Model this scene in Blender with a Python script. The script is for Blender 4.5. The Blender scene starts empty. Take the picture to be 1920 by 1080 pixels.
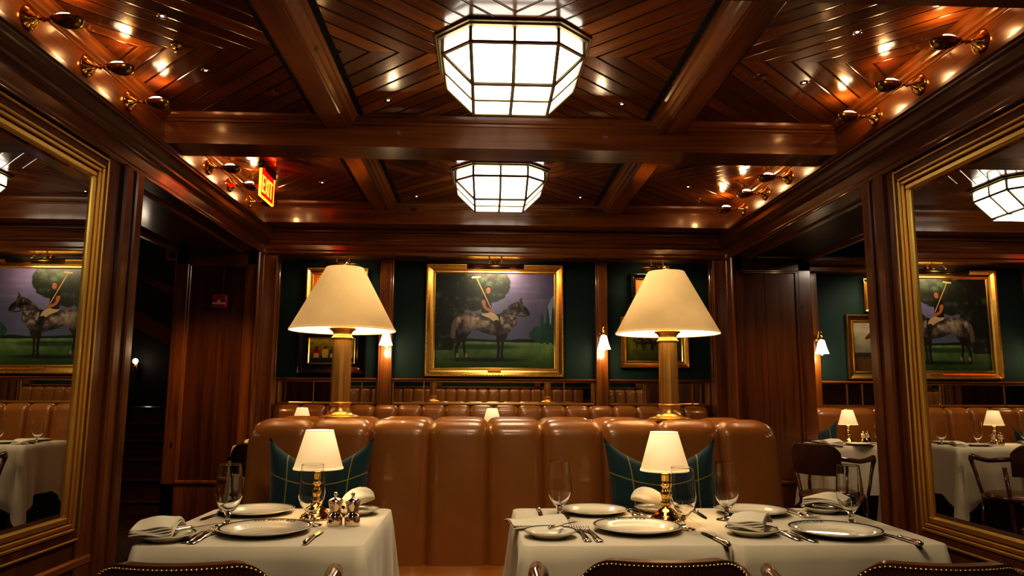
import bpy, math, random
import numpy as np
from mathutils import Vector, Matrix
random.seed(7)
PI = math.pi
scene = bpy.context.scene
COL = scene.collection

# ------------------------------------------------------------------ materials
def new_mat(name):
    m = bpy.data.materials.new(name); m.use_nodes = True
    nt = m.node_tree
    return m, nt, nt.nodes['Principled BSDF']
def N(nt, t, **kw):
    n = nt.nodes.new(t)
    for k, v in kw.items(): setattr(n, k, v)
    return n
def L(nt, a, b): nt.links.new(a, b)
def simple(name, col, rough=.5, metal=0., coat=0., emit=None, es=0., noise=0., nscale=40, bump=0., spec=.5, sheen=0.):
    m, nt, b = new_mat(name)
    b.inputs['Base Color'].default_value = (*col, 1)
    b.inputs['Roughness'].default_value = rough
    b.inputs['Metallic'].default_value = metal
    b.inputs['Coat Weight'].default_value = coat
    b.inputs['Specular IOR Level'].default_value = spec
    if sheen: b.inputs['Sheen Weight'].default_value = sheen
    if emit: b.inputs['Emission Color'].default_value = (*emit, 1); b.inputs['Emission Strength'].default_value = es
    if noise or bump:
        tc = N(nt, 'ShaderNodeTexCoord'); nz = N(nt, 'ShaderNodeTexNoise')
        nz.inputs['Scale'].default_value = nscale; nz.inputs['Detail'].default_value = 4
        L(nt, tc.outputs['Object'], nz.inputs['Vector'])
        if noise:
            mx = N(nt, 'ShaderNodeMix', data_type='RGBA')
            mx.inputs[6].default_value = (*[c*(1-noise) for c in col], 1); mx.inputs[7].default_value = (*[min(1, c*(1+noise)) for c in col], 1)
            L(nt, nz.outputs['Fac'], mx.inputs[0]); L(nt, mx.outputs[2], b.inputs['Base Color'])
        if bump:
            bp = N(nt, 'ShaderNodeBump'); bp.inputs['Strength'].default_value = bump; bp.inputs['Distance'].default_value = .002
            L(nt, nz.outputs['Fac'], bp.inputs['Height']); L(nt, bp.outputs['Normal'], b.inputs['Normal'])
    return m

def wood(name, axis, light=(.31, .118, .024), dark=(.075, .019, .004), rough=.28, coat=.6):
    m, nt, b = new_mat(name)
    tc = N(nt, 'ShaderNodeTexCoord'); mp = N(nt, 'ShaderNodeMapping')
    s = [9., 9., 9.]; s['xyz'.index(axis)] = .55
    mp.inputs['Scale'].default_value = s
    L(nt, tc.outputs['Object'], mp.inputs['Vector'])
    n1 = N(nt, 'ShaderNodeTexNoise'); n1.inputs['Scale'].default_value = 1.6; n1.inputs['Detail'].default_value = 6; n1.inputs['Distortion'].default_value = .6
    L(nt, mp.outputs[0], n1.inputs['Vector'])
    mp2 = N(nt, 'ShaderNodeMapping'); s2 = [60., 60., 60.]; s2['xyz'.index(axis)] = 2.
    mp2.inputs['Scale'].default_value = s2; L(nt, tc.outputs['Object'], mp2.inputs['Vector'])
    n2 = N(nt, 'ShaderNodeTexNoise'); n2.inputs['Scale'].default_value = 1.; n2.inputs['Detail'].default_value = 3
    L(nt, mp2.outputs[0], n2.inputs['Vector'])
    ad = N(nt, 'ShaderNodeMath', operation='MULTIPLY_ADD'); ad.inputs[1].default_value = .35
    L(nt, n2.outputs['Fac'], ad.inputs[0]); L(nt, n1.outputs['Fac'], ad.inputs[2])
    cr = N(nt, 'ShaderNodeValToRGB'); e = cr.color_ramp.elements
    e[0].position = .42; e[0].color = (*dark, 1); e[1].position = .88; e[1].color = (*light, 1)
    em = cr.color_ramp.elements.new(.62); em.color = (*[(a*.55+c*.45) for a, c in zip(light, dark)], 1)
    L(nt, ad.outputs[0], cr.inputs[0])
    # knots
    mp3 = N(nt, 'ShaderNodeMapping'); s3 = [4.2]*3; s3['xyz'.index(axis)] = 2.1
    mp3.inputs['Scale'].default_value = s3; L(nt, tc.outputs['Object'], mp3.inputs['Vector'])
    vo = N(nt, 'ShaderNodeTexVoronoi'); vo.inputs['Scale'].default_value = 1.; L(nt, mp3.outputs[0], vo.inputs['Vector'])
    kr = N(nt, 'ShaderNodeValToRGB'); k = kr.color_ramp.elements
    k[0].position = .035; k[0].color = (.18, .15, .15, 1); k[1].position = .075; k[1].color = (1, 1, 1, 1)
    L(nt, vo.outputs['Distance'], kr.inputs[0])
    mx = N(nt, 'ShaderNodeMix', data_type='RGBA', blend_type='MULTIPLY'); mx.inputs[0].default_value = 1
    L(nt, cr.outputs[0], mx.inputs[6]); L(nt, kr.outputs[0], mx.inputs[7])
    L(nt, mx.outputs[2], b.inputs['Base Color'])
    b.inputs['Roughness'].default_value = rough; b.inputs['Coat Weight'].default_value = coat; b.inputs['Coat Roughness'].default_value = .12
    bp = N(nt, 'ShaderNodeBump'); bp.inputs['Strength'].default_value = .12; bp.inputs['Distance'].default_value = .002
    L(nt, n1.outputs['Fac'], bp.inputs['Height']); L(nt, bp.outputs['Normal'], b.inputs['Normal']); L(nt, bp.outputs['Normal'], b.inputs['Coat Normal'])
    return m

def plank_mat():
    m, nt, b = new_mat('chevron_planks')
    def M(op, a, c=None, d=None):
        n = N(nt, 'ShaderNodeMath', operation=op)
        for i, v in enumerate((a, c, d)):
            if v is None: continue
            if isinstance(v, (int, float)): n.inputs[i].default_value = v
            else: L(nt, v, n.inputs[i])
        return n.outputs[0]
    tc = N(nt, 'ShaderNodeTexCoord'); sp = N(nt, 'ShaderNodeSeparateXYZ'); L(nt, tc.outputs['Object'], sp.inputs[0])
    ax = M('ABSOLUTE', sp.outputs[0]); ay = M('ABSOLUTE', sp.outputs[1])
    f = M('SUBTRACT', ax, ay); g = M('ADD', ax, ay)
    fs = M('DIVIDE', f, .134)
    fr = M('FRACT', M('ADD', fs, 100.)); idx = M('FLOOR', M('ADD', fs, 100.))
    d = M('MINIMUM', fr, M('SUBTRACT', 1., fr))           # 0 at groove
    dm = M('MULTIPLY', M('MINIMUM', ax, ay), 40.)         # mitre seams
    gm = M('POWER', M('MINIMUM', M('MULTIPLY', d, 13.), 1.), 1.6)
    gm2 = M('MULTIPLY', M('MINIMUM', M('ADD', M('MULTIPLY', dm, 2.), .55), 1.), gm)
    q = M('ADD', M('MULTIPLY', M('SIGN', sp.outputs[0]), 13.), M('MULTIPLY', M('SIGN', sp.outputs[1]), 29.))
    wn = N(nt, 'ShaderNodeTexWhiteNoise', noise_dimensions='1D'); L(nt, M('ADD', idx, q), wn.inputs['W'])
    cb = N(nt, 'ShaderNodeCombineXYZ'); L(nt, M('MULTIPLY', g, .7), cb.inputs[0]); L(nt, M('MULTIPLY', f, 14.), cb.inputs[1]); L(nt, M('MULTIPLY', wn.outputs['Value'], 30.), cb.inputs[2])
    nz = N(nt, 'ShaderNodeTexNoise'); nz.inputs['Scale'].default_value = 1.5; nz.inputs['Detail'].default_value = 6; L(nt, cb.outputs[0], nz.inputs['Vector'])
    v = M('ADD', M('MULTIPLY', nz.outputs['Fac'], .55), M('MULTIPLY', wn.outputs['Value'], .42))
    cr = N(nt, 'ShaderNodeValToRGB'); e = cr.color_ramp.elements
    e[0].position = .3; e[0].color = (.085, .022, .006, 1); e[1].position = .8; e[1].color = (.32, .118, .024, 1)
    L(nt, v, cr.inputs[0])
    mx = N(nt, 'ShaderNodeMix', data_type='RGBA', blend_type='MULTIPLY'); mx.inputs[0].default_value = 1
    gr = N(nt, 'ShaderNodeCombineColor'); [L(nt, gm2, gr.inputs[i]) for i in range(3)]
    L(nt, cr.outputs[0], mx.inputs[6]); L(nt, gr.outputs[0], mx.inputs[7]); L(nt, mx.outputs[2], b.inputs['Base Color'])
    b.inputs['Roughness'].default_value = .22; b.inputs['Coat Weight'].default_value = .7; b.inputs['Coat Roughness'].default_value = .1
    bp = N(nt, 'ShaderNodeBump'); bp.inputs['Strength'].default_value = .8; bp.inputs['Distance'].default_value = .006
    hh = gm
    L(nt, hh, bp.inputs['Height']); L(nt, bp.outputs['Normal'], b.inputs['Normal']); L(nt, bp.outputs['Normal'], b.inputs['Coat Normal'])
    return m

WX, WY, WZ = wood('wood_grain_x', 'x'), wood('wood_grain_y', 'y'), wood('wood_grain_z', 'z', light=(.31, .118, .024))
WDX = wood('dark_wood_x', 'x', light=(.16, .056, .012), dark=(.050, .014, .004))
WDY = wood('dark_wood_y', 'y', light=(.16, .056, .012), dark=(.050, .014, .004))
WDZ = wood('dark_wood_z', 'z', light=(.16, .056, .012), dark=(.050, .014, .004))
WMZ = wood('pier_wood', 'z', light=(.22, .080, .016), dark=(.06, .016, .004))
CHAIRW = wood('chair_wood', 'x', light=(.16, .055, .02), dark=(.05, .016, .006), rough=.2)
PLANK = plank_mat()
BLACK = simple('black_slot', (.004, .004, .004), .8)
BRASS = simple('aged_brass', (.66, .40, .12), .34, .9, noise=.12, nscale=8)
BRASSP = simple('polished_brass', (.80, .54, .18), .12, 1.)
BRASSD = simple('dark_brass', (.36, .24, .08), .25, 1., noise=.25, nscale=30)
GOLD = simple('gilt', (.85, .55, .16), .28, 1., noise=.2, nscale=25, bump=.25)
GOLDM = simple('mirror_gilt', (.92, .64, .20), .30, .92)
BLKF = simple('black_lacquer', (.012, .009, .008), .2, coat=.5)
LEATH = simple('tan_leather', (.31, .125, .024), .33, noise=.16, nscale=9, bump=.15, coat=.25)
LEATHD = simple('brown_leather', (.10, .038, .015), .35, noise=.2, nscale=20, bump=.2, coat=.2)
GREEN = simple('green_wall_cloth', (.008, .032, .026), .75, noise=.12, nscale=3)
CLOTH = simple('white_linen', (.62, .55, .41), .9, noise=.05, nscale=6, bump=.12, sheen=.2)
NAPK = simple('napkin_linen', (.68, .61, .47), .9, bump=.2, nscale=90)
PORC = simple('cream_porcelain', (.74, .68, .53), .12, coat=.15, spec=.35)
NAVY = simple('navy_rim', (.006, .014, .026), .5, spec=.2)
SILVER = simple('silver', (.62, .58, .52), .14, 1.)
PEWTER = simple('shaker_silver', (.80, .66, .50), .1, 1.)
MIRR = simple('mirror_glass', (.80, .80, .76), .0, 1.)
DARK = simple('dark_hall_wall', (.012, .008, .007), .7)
REDP = simple('red_plastic', (.25, .008, .008), .35, emit=(.8, .02, .02), es=.02)
WHTP = simple('white_plastic', (.7, .6, .55), .4)
EXITR = simple('exit_red', (.5, .01, .01), .2, emit=(1, .012, .008), es=.9)
EXITL = simple('exit_letters', (1, .3, .05), .4, emit=(1, .30, .03), es=2.6)
FLOORM = wood('floor_boards', 'y', light=(.10, .035, .012), dark=(.03, .01, .005), rough=.4, coat=.3)
RUG = simple('patterned_rug', (.06, .035, .025), .95, noise=.8, nscale=14)
CHROME = simple('spot_trim', (.4, .35, .3), .2, 1.)
BULB = simple('bulb', (1, 1, 1), .5, emit=(1, .86, .66), es=8)
BULBS = simple('soft_bulb', (1, 1, 1), .5, emit=(1, .84, .62), es=4)
SPOTG = simple('spot_glow', (1, 1, 1), .5, emit=(.8, .9, 1), es=6)
LANT = simple('lantern_glass', (.9, .88, .8), .25, emit=(1, .94, .82), es=4.2)
LFRAME = simple('lantern_bronze', (.30, .25, .14), .45, .6)
SCSH = simple('frosted_glass', (.95, .9, .8), .4, emit=(1, .88, .68), es=2.2)
FLAMB = simple('grille_black', (.14, .10, .07), .4, .6)

def shade_mat(name, col, e_out):
    m, nt, b = new_mat(name)
    b.inputs['Base Color'].default_value = (*col, 1); b.inputs['Roughness'].default_value = .85
    tc = N(nt, 'ShaderNodeTexCoord'); nz = N(nt, 'ShaderNodeTexNoise'); nz.inputs['Scale'].default_value = 7; nz.inputs['Detail'].default_value = 3
    L(nt, tc.outputs['Object'], nz.inputs['Vector'])
    cr = N(nt, 'ShaderNodeValToRGB'); e = cr.color_ramp.elements
    e[0].position = .3; e[0].color = (e_out*.85,)*3+(1,); e[1].position = .75; e[1].color = (e_out*1.15,)*3+(1,)
    L(nt, nz.outputs['Fac'], cr.inputs[0]); L(nt, cr.outputs[0], b.inputs['Emission Strength'])
    b.inputs['Emission Color'].default_value = (1, .60, .24, 1)
    return m
SHADE = shade_mat('parchment_shade', (.50, .36, .17), .36)
SHADEIN = simple('shade_lining', (.9, .8, .62), .8, emit=(1, .84, .60), es=1.3)
SSHADE = simple('small_shade', (.75, .66, .5), .85, emit=(1, .66, .32), es=.46)
SSHADEIN = simple('small_shade_lining', (.9, .8, .65), .8, emit=(1, .8, .5), es=1.2)

def glass_mat():
    m, nt, b = new_mat('clear_glass')
    b.inputs['Base Color'].default_value = (.97, .98, .98, 1); b.inputs['Roughness'].default_value = .0
    b.inputs['Transmission Weight'].default_value = 1.; b.inputs['IOR'].default_value = 1.3
    return m
GLASS = glass_mat()

def plaid_mat():
    m, nt, b = new_mat('tartan')
    def M(op, a, c=None):
        n = N(nt, 'ShaderNodeMath', operation=op)
        for i, v in enumerate((a, c)):
            if v is None: continue
            if isinstance(v, (int, float)): n.inputs[i].default_value = v
            else: L(nt, v, n.inputs[i])
        return n.outputs[0]
    uv = N(nt, 'ShaderNodeUVMap', uv_map='UVMap'); sp = N(nt, 'ShaderNodeSeparateXYZ'); L(nt, uv.outputs[0], sp.inputs[0])
    def line(c, pos, w):
        return M('LESS_THAN', M('ABSOLUTE', M('SUBTRACT', c, pos)), w)
    gold = M('MAXIMUM', M('MAXIMUM', line(sp.outputs[0], .20, .006), line(sp.outputs[0], .82, .006)), M('MAXIMUM', line(sp.outputs[1], .70, .006), line(sp.outputs[1], .12, .006)))
    dk = M('ADD', line(sp.outputs[0], .52, .2), M('LESS_THAN', sp.outputs[1], .48))
    mx = N(nt, 'ShaderNodeMix', data_type='RGBA'); mx.inputs[6].default_value = (.004, .034, .038, 1); mx.inputs[7].default_value = (.004, .010, .016, 1)
    L(nt, M('MULTIPLY', dk, .5), mx.inputs[0])
    mg = N(nt, 'ShaderNodeMix', data_type='RGBA'); L(nt, gold, mg.inputs[0]); L(nt, mx.outputs[2], mg.inputs[6]); mg.inputs[7].default_value = (.26, .20, .04, 1)
    L(nt, mg.outputs[2], b.inputs['Base Color']); b.inputs['Roughness'].default_value = .85; b.inputs['Sheen Weight'].default_value = .3
    return m
TARTAN = plaid_mat()

def paint_mat(name):
    m, nt, b = new_mat(name)
    a = N(nt, 'ShaderNodeVertexColor', layer_name='Col'); L(nt, a.outputs[0], b.inputs['Base Color'])
    b.inputs['Roughness'].default_value = .45; b.inputs['Coat Weight'].default_value = .25; b.inputs['Coat Roughness'].default_value = .15
    return m
PAINT = paint_mat('oil_paint')

# ------------------------------------------------------------------ mesh builder
class MB:
    def __init__(s): s.v = []; s.f = []; s.mi = []; s.sm = []; s.uv = None
    def add(s, vs, fs, mi=0, smooth=False):
        o = len(s.v); s.v += [tuple(v) for v in vs]
        for f in fs: s.f.append([i+o for i in f]); s.mi.append(mi); s.sm.append(smooth)
        return s
    def box(s, x0, x1, y0, y1, z0, z1, mi=0, bev=0.):
        if x0 > x1: x0, x1 = x1, x0
        if y0 > y1: y0, y1 = y1, y0
        if z0 > z1: z0, z1 = z1, z0
        if bev <= 0:
            vs = [(x, y, z) for z in (z0, z1) for y in (y0, y1) for x in (x0, x1)]
            fs = [(0, 2, 3, 1), (4, 5, 7, 6), (0, 1, 5, 4), (2, 6, 7, 3), (0, 4, 6, 2), (1, 3, 7, 5)]
            return s.add(vs, fs, mi)
        b = min(bev, (x1-x0)*.49, (y1-y0)*.49, (z1-z0)*.49)
        # bevelled box: rounded via 24 verts
        vs = []; idx = {}
        for sx in (0, 1):
            for sy in (0, 1):
                for sz in (0, 1):
                    X = (x0, x1)[sx]; Y = (y0, y1)[sy]; Z = (z0, z1)[sz]
                    dx = b*(1-2*sx); dy = b*(1-2*sy); dz = b*(1-2*sz)
                    idx[(sx, sy, sz, 0)] = len(vs); vs.append((X, Y+dy, Z+dz))
                    idx[(sx, sy, sz, 1)] = len(vs); vs.append((X+dx, Y, Z+dz))
                    idx[(sx, sy, sz, 2)] = len(vs); vs.append((X+dx, Y+dy, Z))
        fs = []
        for a in (0, 1): fs.append([idx[(a, 0, 0, 0)], idx[(a, 1, 0, 0)], idx[(a, 1, 1, 0)], idx[(a, 0, 1, 0)]])
        for a in (0, 1): fs.append([idx[(0, a, 0, 1)], idx[(1, a, 0, 1)], idx[(1, a, 1, 1)], idx[(0, a, 1, 1)]])
        for a in (0, 1): fs.append([idx[(0, 0, a, 2)], idx[(1, 0, a, 2)], idx[(1, 1, a, 2)], idx[(0, 1, a, 2)]])
        for p in (0, 1):
            for q in (0, 1):
                fs.append([idx[(p, q, 0, 0)], idx[(p, q, 1, 0)], idx[(p, q, 1, 1)], idx[(p, q, 0, 1)]])
                fs.append([idx[(p, 0, q, 0)], idx[(p, 1, q, 0)], idx[(p, 1, q, 2)], idx[(p, 0, q, 2)]])
                fs.append([idx[(0, p, q, 1)], idx[(1, p, q, 1)], idx[(1, p, q, 2)], idx[(0, p, q, 2)]])
                for r in (0, 1): fs.append([idx[(p, q, r, 0)], idx[(p, q, r, 1)], idx[(p, q, r, 2)]])
        return s.add(vs, fs, mi)
    def lathe(s, prof, seg=32, c=(0, 0, 0), mi=0, axis='z', smooth=True, close=False, mis=None):
        vs = []
        for r, z in prof:
            for k in range(seg):
                a = 2*PI*k/seg; p = (r*math.cos(a), r*math.sin(a), z)
                if axis == 'x': p = (p[2], p[0], p[1])
                if axis == 'y': p = (p[0], p[2], p[1])
                vs.append((p[0]+c[0], p[1]+c[1], p[2]+c[2]))
        n = len(prof)
        for i in range(n-1 if not close else n):
            j = (i+1) % n
            fs = [(i*seg+k, i*seg+(k+1) % seg, j*seg+(k+1) % seg, j*seg+k) for k in range(seg)]
            if i == 0: o = len(s.v); s.v += vs
            for f in fs: s.f.append([q+o for q in f]); s.mi.append(mis[i] if mis else mi); s.sm.append(smooth)
        return s
    def tube(s, pts, r, seg=10, mi=0, rs=None, cap=True, smooth=True):
        pts = [Vector(p) for p in pts]; n = len(pts); vs = []
        up = Vector((0, 0, 1)); t0 = (pts[1]-pts[0]).normalized()
        if abs(t0.dot(up)) > .95: up = Vector((1, 0, 0))
        nrm = (up - t0*up.dot(t0)).normalized()
        for i in range(n):
            t = (pts[min(i+1, n-1)]-pts[max(i-1, 0)]).normalized()
            nrm = (nrm - t*nrm.dot(t)).normalized(); bn = t.cross(nrm)
            rr = rs[i] if rs else r
            for k in range(seg):
                a = 2*PI*k/seg; vs.append(pts[i]+nrm*(rr*math.cos(a))+bn*(rr*math.sin(a)))
        fs = [(i*seg+k, i*seg+(k+1) % seg, (i+1)*seg+(k+1) % seg, (i+1)*seg+k) for i in range(n-1) for k in range(seg)]
        if cap: fs.append(list(range(seg))[::-1]); fs.append([(n-1)*seg+k for k in range(seg)])
        return s.add(vs, fs, mi, smooth)
    def ext(s, prof, a, b, fn, mi=0, smooth=False, cap=True, closed=False):
        """prof 2d points; fn(p,t)->xyz for t in (a,b)"""
        n = len(prof); vs = [fn(p, a) for p in prof]+[fn(p, b) for p in prof]
        m = n if closed else n-1
        fs = [(i, (i+1) % n, n+(i+1) % n, n+i) for i in range(m)]
        if cap: fs += [list(range(n))[::-1], [n+i for i in range(n)]]
        return s.add(vs, fs, mi, smooth)
    def grid(s, nu, nv, fn, mi=0, smooth=True, uv=False):
        vs = [fn(i/nu, j/nv) for j in range(nv+1) for i in range(nu+1)]
        fs = [(j*(nu+1)+i, j*(nu+1)+i+1, (j+1)*(nu+1)+i+1, (j+1)*(nu+1)+i) for j in range(nv) for i in range(nu)]
        return s.add(vs, fs, mi, smooth)
    def obj(s, name, mats, parent=None, loc=None):
        me = bpy.data.meshes.new(name); me.from_pydata(s.v, [], s.f)
        if not isinstance(mats, (list, tuple)): mats = [mats]
        for m in mats: me.materials.append(m)
        me.polygons.foreach_set('material_index', s.mi); me.polygons.foreach_set('use_smooth', s.sm)
        me.update()
        import bmesh
        bm = bmesh.new(); bm.from_mesh(me); bmesh.ops.recalc_face_normals(bm, faces=bm.faces); bm.to_mesh(me); bm.free()
        o = bpy.data.objects.new(name, me); COL.objects.link(o)
        if parent: o.parent = parent
        if loc: o.location = loc
        return o

def tag(o, label, cat, group=None):
    o['label'] = label; o['category'] = cat
    if group: o['group'] = group
    return o
def thing(name, label, cat, loc=(0, 0, 0), rz=0., group=None):
    o = bpy.data.objects.new(name, None); o.empty_display_size = .05; COL.objects.link(o)
    o.location = loc; o.rotation_euler = (0, 0, rz)
    return tag(o, label, cat, group)
def struct(o): o['kind'] = 'structure'; return o
def dup(root, loc, rz=0., label=None, group=None, scale=None):
    r = root.copy(); COL.objects.link(r); r.location = loc; r.rotation_euler = (0, 0, rz)
    if scale: r.scale = (scale,)*3
    if label: r['label'] = label
    if group: r['group'] = group
    for ch in list(root.children):
        c = ch.copy(); COL.objects.link(c); c.parent = r
        for g in ch.children:
            d = g.copy(); COL.objects.link(d); d.parent = c
    return r
def tilt(o, rx=0, ry=0):
    o.rotation_euler = (rx, ry, o.rotation_euler[2])

# ------------------------------------------------------------------ architecture
ZC = 2.731
struct(MB().box(-4.8, 5.6, -1.9, 8.6, -.06, 0).obj('floor', FLOORM))
tag(MB().box(-3.6, -2.55, 5.0, 6.95, 0, .012, bev=.004).obj('hall_rug', RUG), 'dark patterned rug on the hall floor in front of the stairs', 'rug')

# coffered ceiling: one panel per coffer row
for (y0, y1, yc) in ((4.38, 6.12, 5.292), (2.465, 4.148, 3.314), (.55, 2.233, 1.39), (-1.8, .317, -.5)):
    o = MB().box(-2.05, 2.05, y0-yc-.1, y1-yc+.1, ZC, ZC+.04).obj('ceiling', PLANK, loc=(0, yc, 0)); struct(o)
# black slots beside beams
sl = MB()
for s in (-1, 1):
    for (a, b) in ((.811, .842), (1.068, 1.103)):
        for (y0, y1) in ((4.38, 6.12), (2.465, 4.148), (.55, 2.233), (-1.7, .317)):
            sl.box(s*a-.009, s*b-.009, y0+.03, y1-.03, ZC-.004, ZC+.002)
struct(sl.obj('trim_1', BLACK))
# cross beams
ti = [2]
def trim(mb, mat):
    o = struct(mb.obj('trim_%d' % ti[0], mat)); ti[0] += 1; return o
MOLD = [(0, 0), (.012, 0), (.016, .012), (.028, .018), (.034, .034), (.036, .05), (0, .05)]   # (out, up)
for (y0, y1) in ((4.148, 4.38), (2.233, 2.465), (.317, .55), (6.12, 6.75)):
    m = MB().box(-1.96, 1.96, y0, y1, 2.553, ZC)
    m.ext(MOLD, -1.96, 1.96, lambda p, t: (t, y0-p[0], ZC-.05+p[1]))
    if y1 < 6.6: m.ext(MOLD, -1.96, 1.96, lambda p, t: (t, y1+p[0], ZC-.05+p[1]))
    trim(m, WX)
# longitudinal beams
CR = [(0, 0), (.010, .002), (.012, .012), (.030, .020), (.036, .032), (.055, .042), (.060, .056), (.075, .060), (.075, .071), (0, .071)]
for s in (-1, 1):
    for (y0, y1) in ((4.38, 6.12), (2.465, 4.148), (.55, 2.233), (-1.7, .317)):
        m = MB().box(s*.921-.004, s*1.043-.004, y0, y1, 2.66, ZC, bev=.004)
        m.ext(CR, y0, y1, lambda p, t: (s*(.921-p[0])-.004, t, ZC-.071+p[1]))
        m.ext(CR, y0, y1, lambda p, t: (s*(1.043+p[0]*.33)-.004, t, ZC-.071+p[1]))
        trim(m, WY)
# side coves (sconce boards) with crown at the ceiling
CRC = [(0, 0), (.006, .002), (.008, .012), (.02, .02), (.024, .03), (.04, .038), (.045, .052), (.062, .055), (0, .055)]
for s in (-1, 1):
    m = MB().box(s*1.953, s*2.1, -1.7, 6.13, 2.52, ZC+.04)
    m.ext(CRC, -1.7, 6.12, lambda p, t: (s*(1.953-p[0]), t, ZC-.055+p[1]))
    trim(m, WY)
# cornice profile (inset from X=2, z)
CORN = [(-.1, 2.30), (.028, 2.30), (.030, 2.306), (.024, 2.312), (.024, 2.326), (.016, 2.332), (.010, 2.345), (.010, 2.415), (.020, 2.42), (.034, 2.432), (.036, 2.445),
        (.030, 2.452), (.042, 2.462), (.058, 2.486), (.062, 2.494), (.078, 2.50), (.080, 2.508), (.072, 2.514), (.082, 2.52), (.082, 2.535), (.070, 2.54), (.070, 2.55), (-.12, 2.55)]
for s in (-1, 1):
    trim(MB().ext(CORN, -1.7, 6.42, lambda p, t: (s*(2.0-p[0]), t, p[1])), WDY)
YF = 6.40       # front plane of back wall frame
trim(MB().ext([(a, z+.03 if z < 2.4 else z) for a, z in CORN[1:-1]]+[(-.26, 2.55), (-.26, 2.33)], -2.0, 2.0, lambda p, t: (t, YF-p[0], p[1]), closed=True), WX)

# side walls: mirror wall piers, piers by the back wall, jamb blocks
def pier_profile(mb, s, y0, y1, z0, z1, mi=0):
    """upright moulding: stile + beads, s = side sign, on the plane X=s*2"""
    mb.box(s*1.985, s*2.0, y0, y1, z0, z1, mi, bev=.006)
for s, side in ((-1, 'left'), (1, 'right')):
    m = MB().box(s*2.0, s*2.15, -1.7, 3.97-(.05 if s > 0 else 0), 0, 2.31)
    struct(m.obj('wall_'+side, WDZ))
    trim(MB().box(s*2.15, s*2.66, 3.85, 3.92, 0, 2.31), WDZ)
    trim(MB().box(s*2.0, s*2.66, 6.16, 6.75, 0, 2.31), WDZ)
    # lintel over the opening
    ln = MB().box(s*2.0, s*2.66, 3.97, 6.16, 2.31, 2.6)
    trim(ln, WDY)
    # uprights at the mirror end
    m = MB(); q = -.055 if s > 0 else 0
    m.box(s*1.965, s*2.0, 3.905+q, 3.985+q, 0, 2.31, bev=.008)
    m.box(s*1.982, s*2.0, 3.84+q, 3.905+q, 0, 2.31, bev=.006)
    m.box(s*1.955, s*2.0, 3.76+q, 3.84+q, 0, 2.31, bev=.012)
    m.box(s*1.985, s*2.0, 3.63, 3.76+q, .05, 2.31, bev=.004)
    trim(m, WMZ)
    # horizontal mouldings under the mirror + panel bead
    m = MB()
    m.box(s*1.975, s*2.0, -1.7, 3.76, .34, .385, bev=.01)
    m.box(s*1.985, s*2.0, -1.7, 3.70, .24, .27, bev=.008)
    m.box(s*1.985, s*2.0, -1.7, 3.70, .205, .22, bev=.006)
    m.box(s*1.955, s*2.0, -1.7, 3.99, 0, .14, bev=.01)
    trim(m, WY)
    # far pier between opening and corner
    m = MB()
    m.box(s*1.97, s*2.0, 6.12, 6.20, 0, 2.31, bev=.01)
    m.box(s*1.985, s*2.0, 6.20, 6.26, 0, 2.31, bev=.006)
    m.box(s*1.975, s*2.0, 6.26, 6.40, 0, 2.36, bev=.008)
    trim(m, WZ)
    # jamb panel facing the room (Y = 6.16)
    m = MB()
    xa, xb = 2.0, 2.66
    m.box(s*xa, s*(xa+.075), 6.135, 6.16, 0, 2.31, bev=.006)
    m.box(s*(xb-.11), s*xb, 6.135, 6.16, 0, 2.31, bev=.006)
    m.box(s*xa, s*xb, 6.135, 6.16, 2.19, 2.31, bev=.006)
    m.box(s*xa, s*xb, 6.135, 6.16, 0, .43, bev=.006)
    m.box(s*(xa+.07), s*(xb-.105), 6.118, 6.14, .42, .455, bev=.01)
    m.box(s*(xa+.07), s*(xb-.105), 6.14, 6.158, 2.175, 2.195, bev=.006)
    m.box(s*(xa+.07), s*(xa+.09), 6.14, 6.158, .44, 2.19, bev=.006)
    m.box(s*(xb-.13), s*(xb-.105), 6.14, 6.158, .44, 2.19, bev=.006)
    m.box(s*(xa+.27), s*(xa+.274), 6.154, 6.162, .44, 2.18)
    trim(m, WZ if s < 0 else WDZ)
    # soffit mouldings of the opening
    m = MB()
    m.box(s*2.10, s*2.14, 3.97, 6.14, 2.285, 2.312, bev=.01)
    m.box(s*2.60, s*2.66, 3.97, 6.14, 2.27, 2.312, bev=.015)
    trim(m, WY)
    # reveal of the picture wall + casing
    m = MB()
    m.box(s*1.90, s*2.0, YF-.012, YF+.02, 0, 2.33, bev=.008)
    m.box(s*1.935, s*2.0, YF+.02, 6.66, 1.27, 2.33, bev=.0)
    m.box(s*1.92, s*2.0, YF+.02, 6.66, 0, 1.27, bev=.0)
    for k in range(3): m.box(s*1.925, s*1.937, YF+.05+k*.065, YF+.085+k*.065, 1.1, 2.28, bev=.005)
    trim(m, WZ)
# grille in the right soffit
g = thing('air_grille', 'black lattice air grille set in the soffit of the right-hand opening', 'grille', (2.37, 5.05, 2.303))
gm = MB()
for i in range(33): gm.box(-.2+i*.0125-.0035, -.2+i*.0125+.0035, -1.0, 1.0, -.004, 0)
for i in range(81): gm.box(-.205, .205, -1.0+i*.025-.003, -1.0+i*.025+.003, -.006, -.001)
gm.obj('lattice', FLAMB, g)
MB().box(-.225, .225, -1.02, 1.02, 0, .006).obj('backing', BLACK, g)
fr = MB(); fr.box(-.235, -.205, -1.03, 1.03, -.012, 0, bev=.004); fr.box(.205, .235, -1.03, 1.03, -.012, 0, bev=.004); fr.box(-.205, .205, -1.03, -1.0, -.012, 0, bev=.004); fr.box(-.205, .205, 1.0, 1.03, -.012, 0, bev=.004)
fr.obj('grille_frame', WDY, g)

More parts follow.
